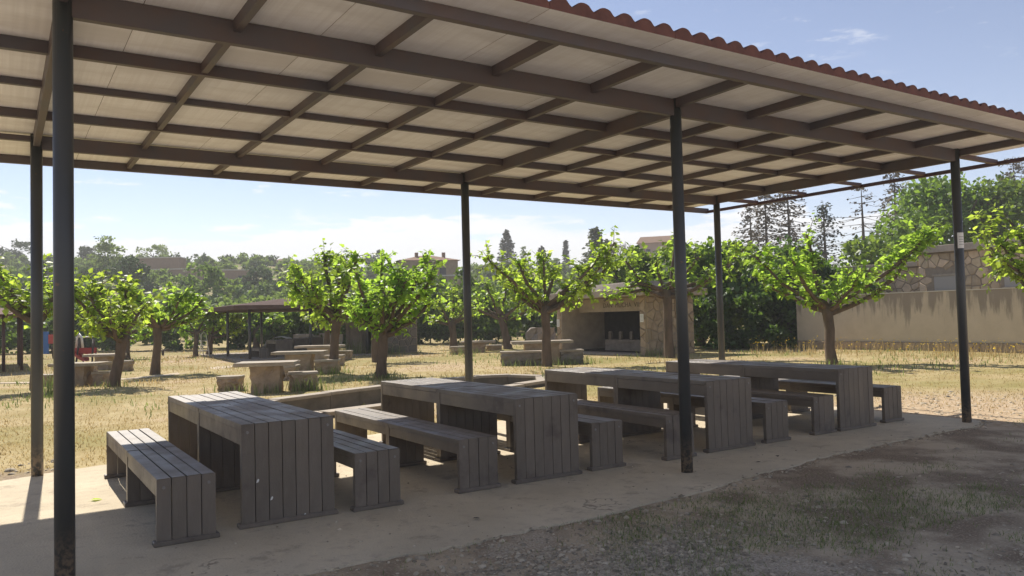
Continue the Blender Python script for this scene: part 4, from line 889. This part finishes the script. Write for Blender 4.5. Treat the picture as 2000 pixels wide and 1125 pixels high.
front = lambda x, y, r: (off_floor(x, y)) & (y < -.3) & (r.rand(len(x)) < np.clip((vnoise(x, y, .85, 31)*.6+vnoise(x, y, 3.1, 32)*.4-.47)*3.6+((np.hypot((x-5.9)/2.6, (y+1.7)/.7) < 1)*.6), 0.02, .95))
blades('shade_grass', 'thin green grass in the gravel in front of the shelter', 'green_grass', scatter(190000, 4, 2.6, 11, -.75, .75, cond=front), .015, .055, .0022, 4, 1.3)
edgeg = lambda x, y, r: off_floor(x, y) & (y < 0) & (y > -1.2) & (r.rand(len(x)) < .25)
blades('edge_grass', 'sparse weeds along the broken front edge of the concrete floor', 'green_grass', scatter(6000, 5, 3.5, 11, -.6, .75, cond=edgeg), .02, .07, .002, 5, .9)
feet = []
rr = random.Random(33)
for (x, y, w, n, h) in [(4.5, 11.5, .5, 70, .3), (5.35, 11.5, .4, 120, .35), (4.0, 12.8, .4, 60, .25), (7.6, 16.4, .5, 120, .3), (15.7, 23.2, .6, 120, .35), (13.4, 14.6, .9, 160, .3), (14.9, 14.4, .6, 120, .28), (7.96, 13.6, .35, 90, .22), (2.05, 16.4, .35, 60, .2), (18.8, 8.0, .4, 60, .2), (13.6, 27.0, .9, 150, .6), (12.6, 27.6, .7, 160, .8), (18.7, 14.9, .6, 80, .35), (.6, 14.5, .25, 60, .7), (9.9, 9.6, .4, 120, .35), (-.62, 1.9, .2, 50, .16)]:
    for k in range(n): a = x+rr.gauss(0, w*.6); b = y+rr.gauss(0, w*.5); feet.append((a, b, gz(a, b)-.01, h/.3, 1.2))
blades('weed_tufts', 'weeds tufted round the feet of stones and trunks', 'green_grass', feet, .10, .34, .007, 6, .6, 'weeds')
yel = lambda x, y, r: (x > 21) & (x < 25.5) & (y < 16) & (r.rand(len(x)) < .5)
fp = scatter(2600, 7, 18, 32, .3, .75, cond=yel)
r = np.random.RandomState(70); P = np.array([(p[0], p[1], r.uniform(.25, .5)) for p in fp]); n = len(P)
V, F = leaf_arrays(P, unit(r.normal(size=(n, 3))), np.tile([0, 0, 1.], (n, 1))+r.normal(size=(n, 3))*.3, r.uniform(.03, .06, n), True)
tag(link('yellow_flowers', np_mesh('yellow_flowers', V, F, ['flower'])), 'small yellow flowers in the dry grass below the plastered wall', 'flowers', kind='stuff')
blades('flower_stalks', 'pale stalks below the plastered wall', 'dry_grass', [(p[0], p[1], gz(p[0], p[1]), 1, 1.6) for p in fp], .2, .45, .005, 71, .4)
# gravel
def gravel(name, label, pts, seed):
    r = np.random.RandomState(seed); n = len(pts); P = np.array([p[:3] for p in pts]); s = np.array([p[3] for p in pts])
    B = np.array([(0, 0, 1), (.9, 0, .35), (.3, .85, .4), (-.75, .55, .35), (-.7, -.6, .3), (.3, -.9, .4), (1, .1, -.3), (.2, 1, -.3), (-.9, .6, -.3), (-.8, -.7, -.3), (.3, -1, -.3)])
    F0_ = [(0, 1, 2), (0, 2, 3), (0, 3, 4), (0, 4, 5), (0, 5, 1)]+[(1+i, 6+i, 6+(i+1) % 5) for i in range(5)]+[(1+i, 6+(i+1) % 5, 1+(i+1) % 5) for i in range(5)]
    a = r.uniform(0, 6.28, n); c, s_ = np.cos(a), np.sin(a); V = B[None]*(1+r.uniform(-.28, .28, (n, 11, 3)))*s[:, None, None]*np.stack([r.uniform(.8, 1.5, n), r.uniform(.6, 1.1, n), r.uniform(.4, .75, n)], 1)[:, None]
    X = V[..., 0]*c[:, None]-V[..., 1]*s_[:, None]; Y = V[..., 0]*s_[:, None]+V[..., 1]*c[:, None]; V = np.stack([X, Y, V[..., 2]], -1)+P[:, None]
    F = (np.arange(n)[:, None, None]*11+np.array(F0_)[None]).reshape(-1, 3)
    tag(link(name, np_mesh(name, V.reshape(-1, 3), F, ['gravel'])), label, 'gravel', kind='stuff')
r = np.random.RandomState(91); gp = []
for x_, y_, z_, _, _ in scatter(62000, 90, 2.6, 12, -.75, .75, cond=lambda x, y, r: off_floor(x, y) & (y < .3+.9*(x > 10.2)) & (r.rand(len(x)) < .12+1.1*np.clip(vnoise(x, y, .7, 44)-.35, 0, 1))):
    gp.append((x_, y_, z_+.008, min(.03, .003+r.exponential(.0042))))
for k in range(2600):
    i = r.randint(0, len(edge)); x_, y_ = edge[i]
    if y_ > .6: continue
    q = r.normal(-.02, .045); gp.append((x_+r.uniform(-.05, .05), y_-.05+q, .0 if q > .03 else -.012, .004+r.exponential(.005)))
for k in range(1500):
    x_ = r.uniform(.5, 9.5); y_ = r.uniform(-.6, 3.5); gp.append((x_, y_, .002, .002+r.exponential(.0025)))
for cx_, cy_, w_, n_ in ((3.0, -1.8, .55, 2200), (2.3, -1.35, .4, 900), (3.6, -2.75, .35, 420), (4.3, -3.0, .4, 300), (3.1, -1.55, .5, 500), (4.6, -1.5, .5, 300)):
    for k in range(n_): gp.append((cx_+r.normal(0, w_), cy_+r.normal(0, w_*.6), -.012, min(.028, .004+r.exponential(.0042))))
gravel('gravel', 'pale gravel and small stones on the ground in front of the shelter', gp, 92)
gp = [(x_, y_, z_+.01, .01+r.exponential(.006)) for x_, y_, z_, _, _ in scatter(9000, 93, 7, 14, -.75, .8, cond=lambda x, y, r: off_floor(x, y) & (((x > 10.1) & (y < 3.5)) | ((x < .2) & (y > 3.6) & (y < 5)) | ((x < -.3) & (y < 4))))]
gravel('gravel', 'small stones around the ends of the concrete floor', gp, 94)
# fallen leaves on the floor
rg = random.Random(77)
for k, (x, y, lab) in enumerate([(.33, 2.35, 'curled green leaf on the sunlit floor by the left bench'), (5.9, -.15, 'small brown leaf on the floor right of the middle front post'), (6.3, -.02, 'dry brown leaf on the floor in front of the third table'), (2.6, -.25, 'dark dry leaf on the floor in front of the second bench')]):
    V, F = leaf_arrays(np.zeros((1, 3)), np.array([[math.cos(k*2.), math.sin(k*2.), .05]]), np.array([[.1, .2, 1.]]), np.array([.09 if k == 0 else .05]))
    o = link('fallen_leaf', np_mesh('fallen_leaf', V, F, ['mulberry_leaf' if k == 0 else 'dark_wood']), None, (x, y, .012)); tag(o, lab, 'leaf', 'fallen leaves')

# ------------------------------------------------------------------ hazy air
hm = bpy.data.materials.new('haze'); hm.use_nodes = True; hn = hm.node_tree; hn.nodes.clear()
pv_ = hn.nodes.new('ShaderNodeVolumePrincipled'); pv_.inputs['Color'].default_value = (1, .98, .95, 1); pv_.inputs['Density'].default_value = 0.0014; pv_.inputs['Anisotropy'].default_value = 0.0
ho = hn.nodes.new('ShaderNodeOutputMaterial'); hn.links.new(pv_.outputs[0], ho.inputs['Volume']); M['haze'] = hm
tag(boxobj('haze', (-760, -520, -1.6), (760, 860, 34), 'haze'), 'thin summer haze over the whole place', 'haze', kind='stuff')
SC.cycles.volume_bounces = 0
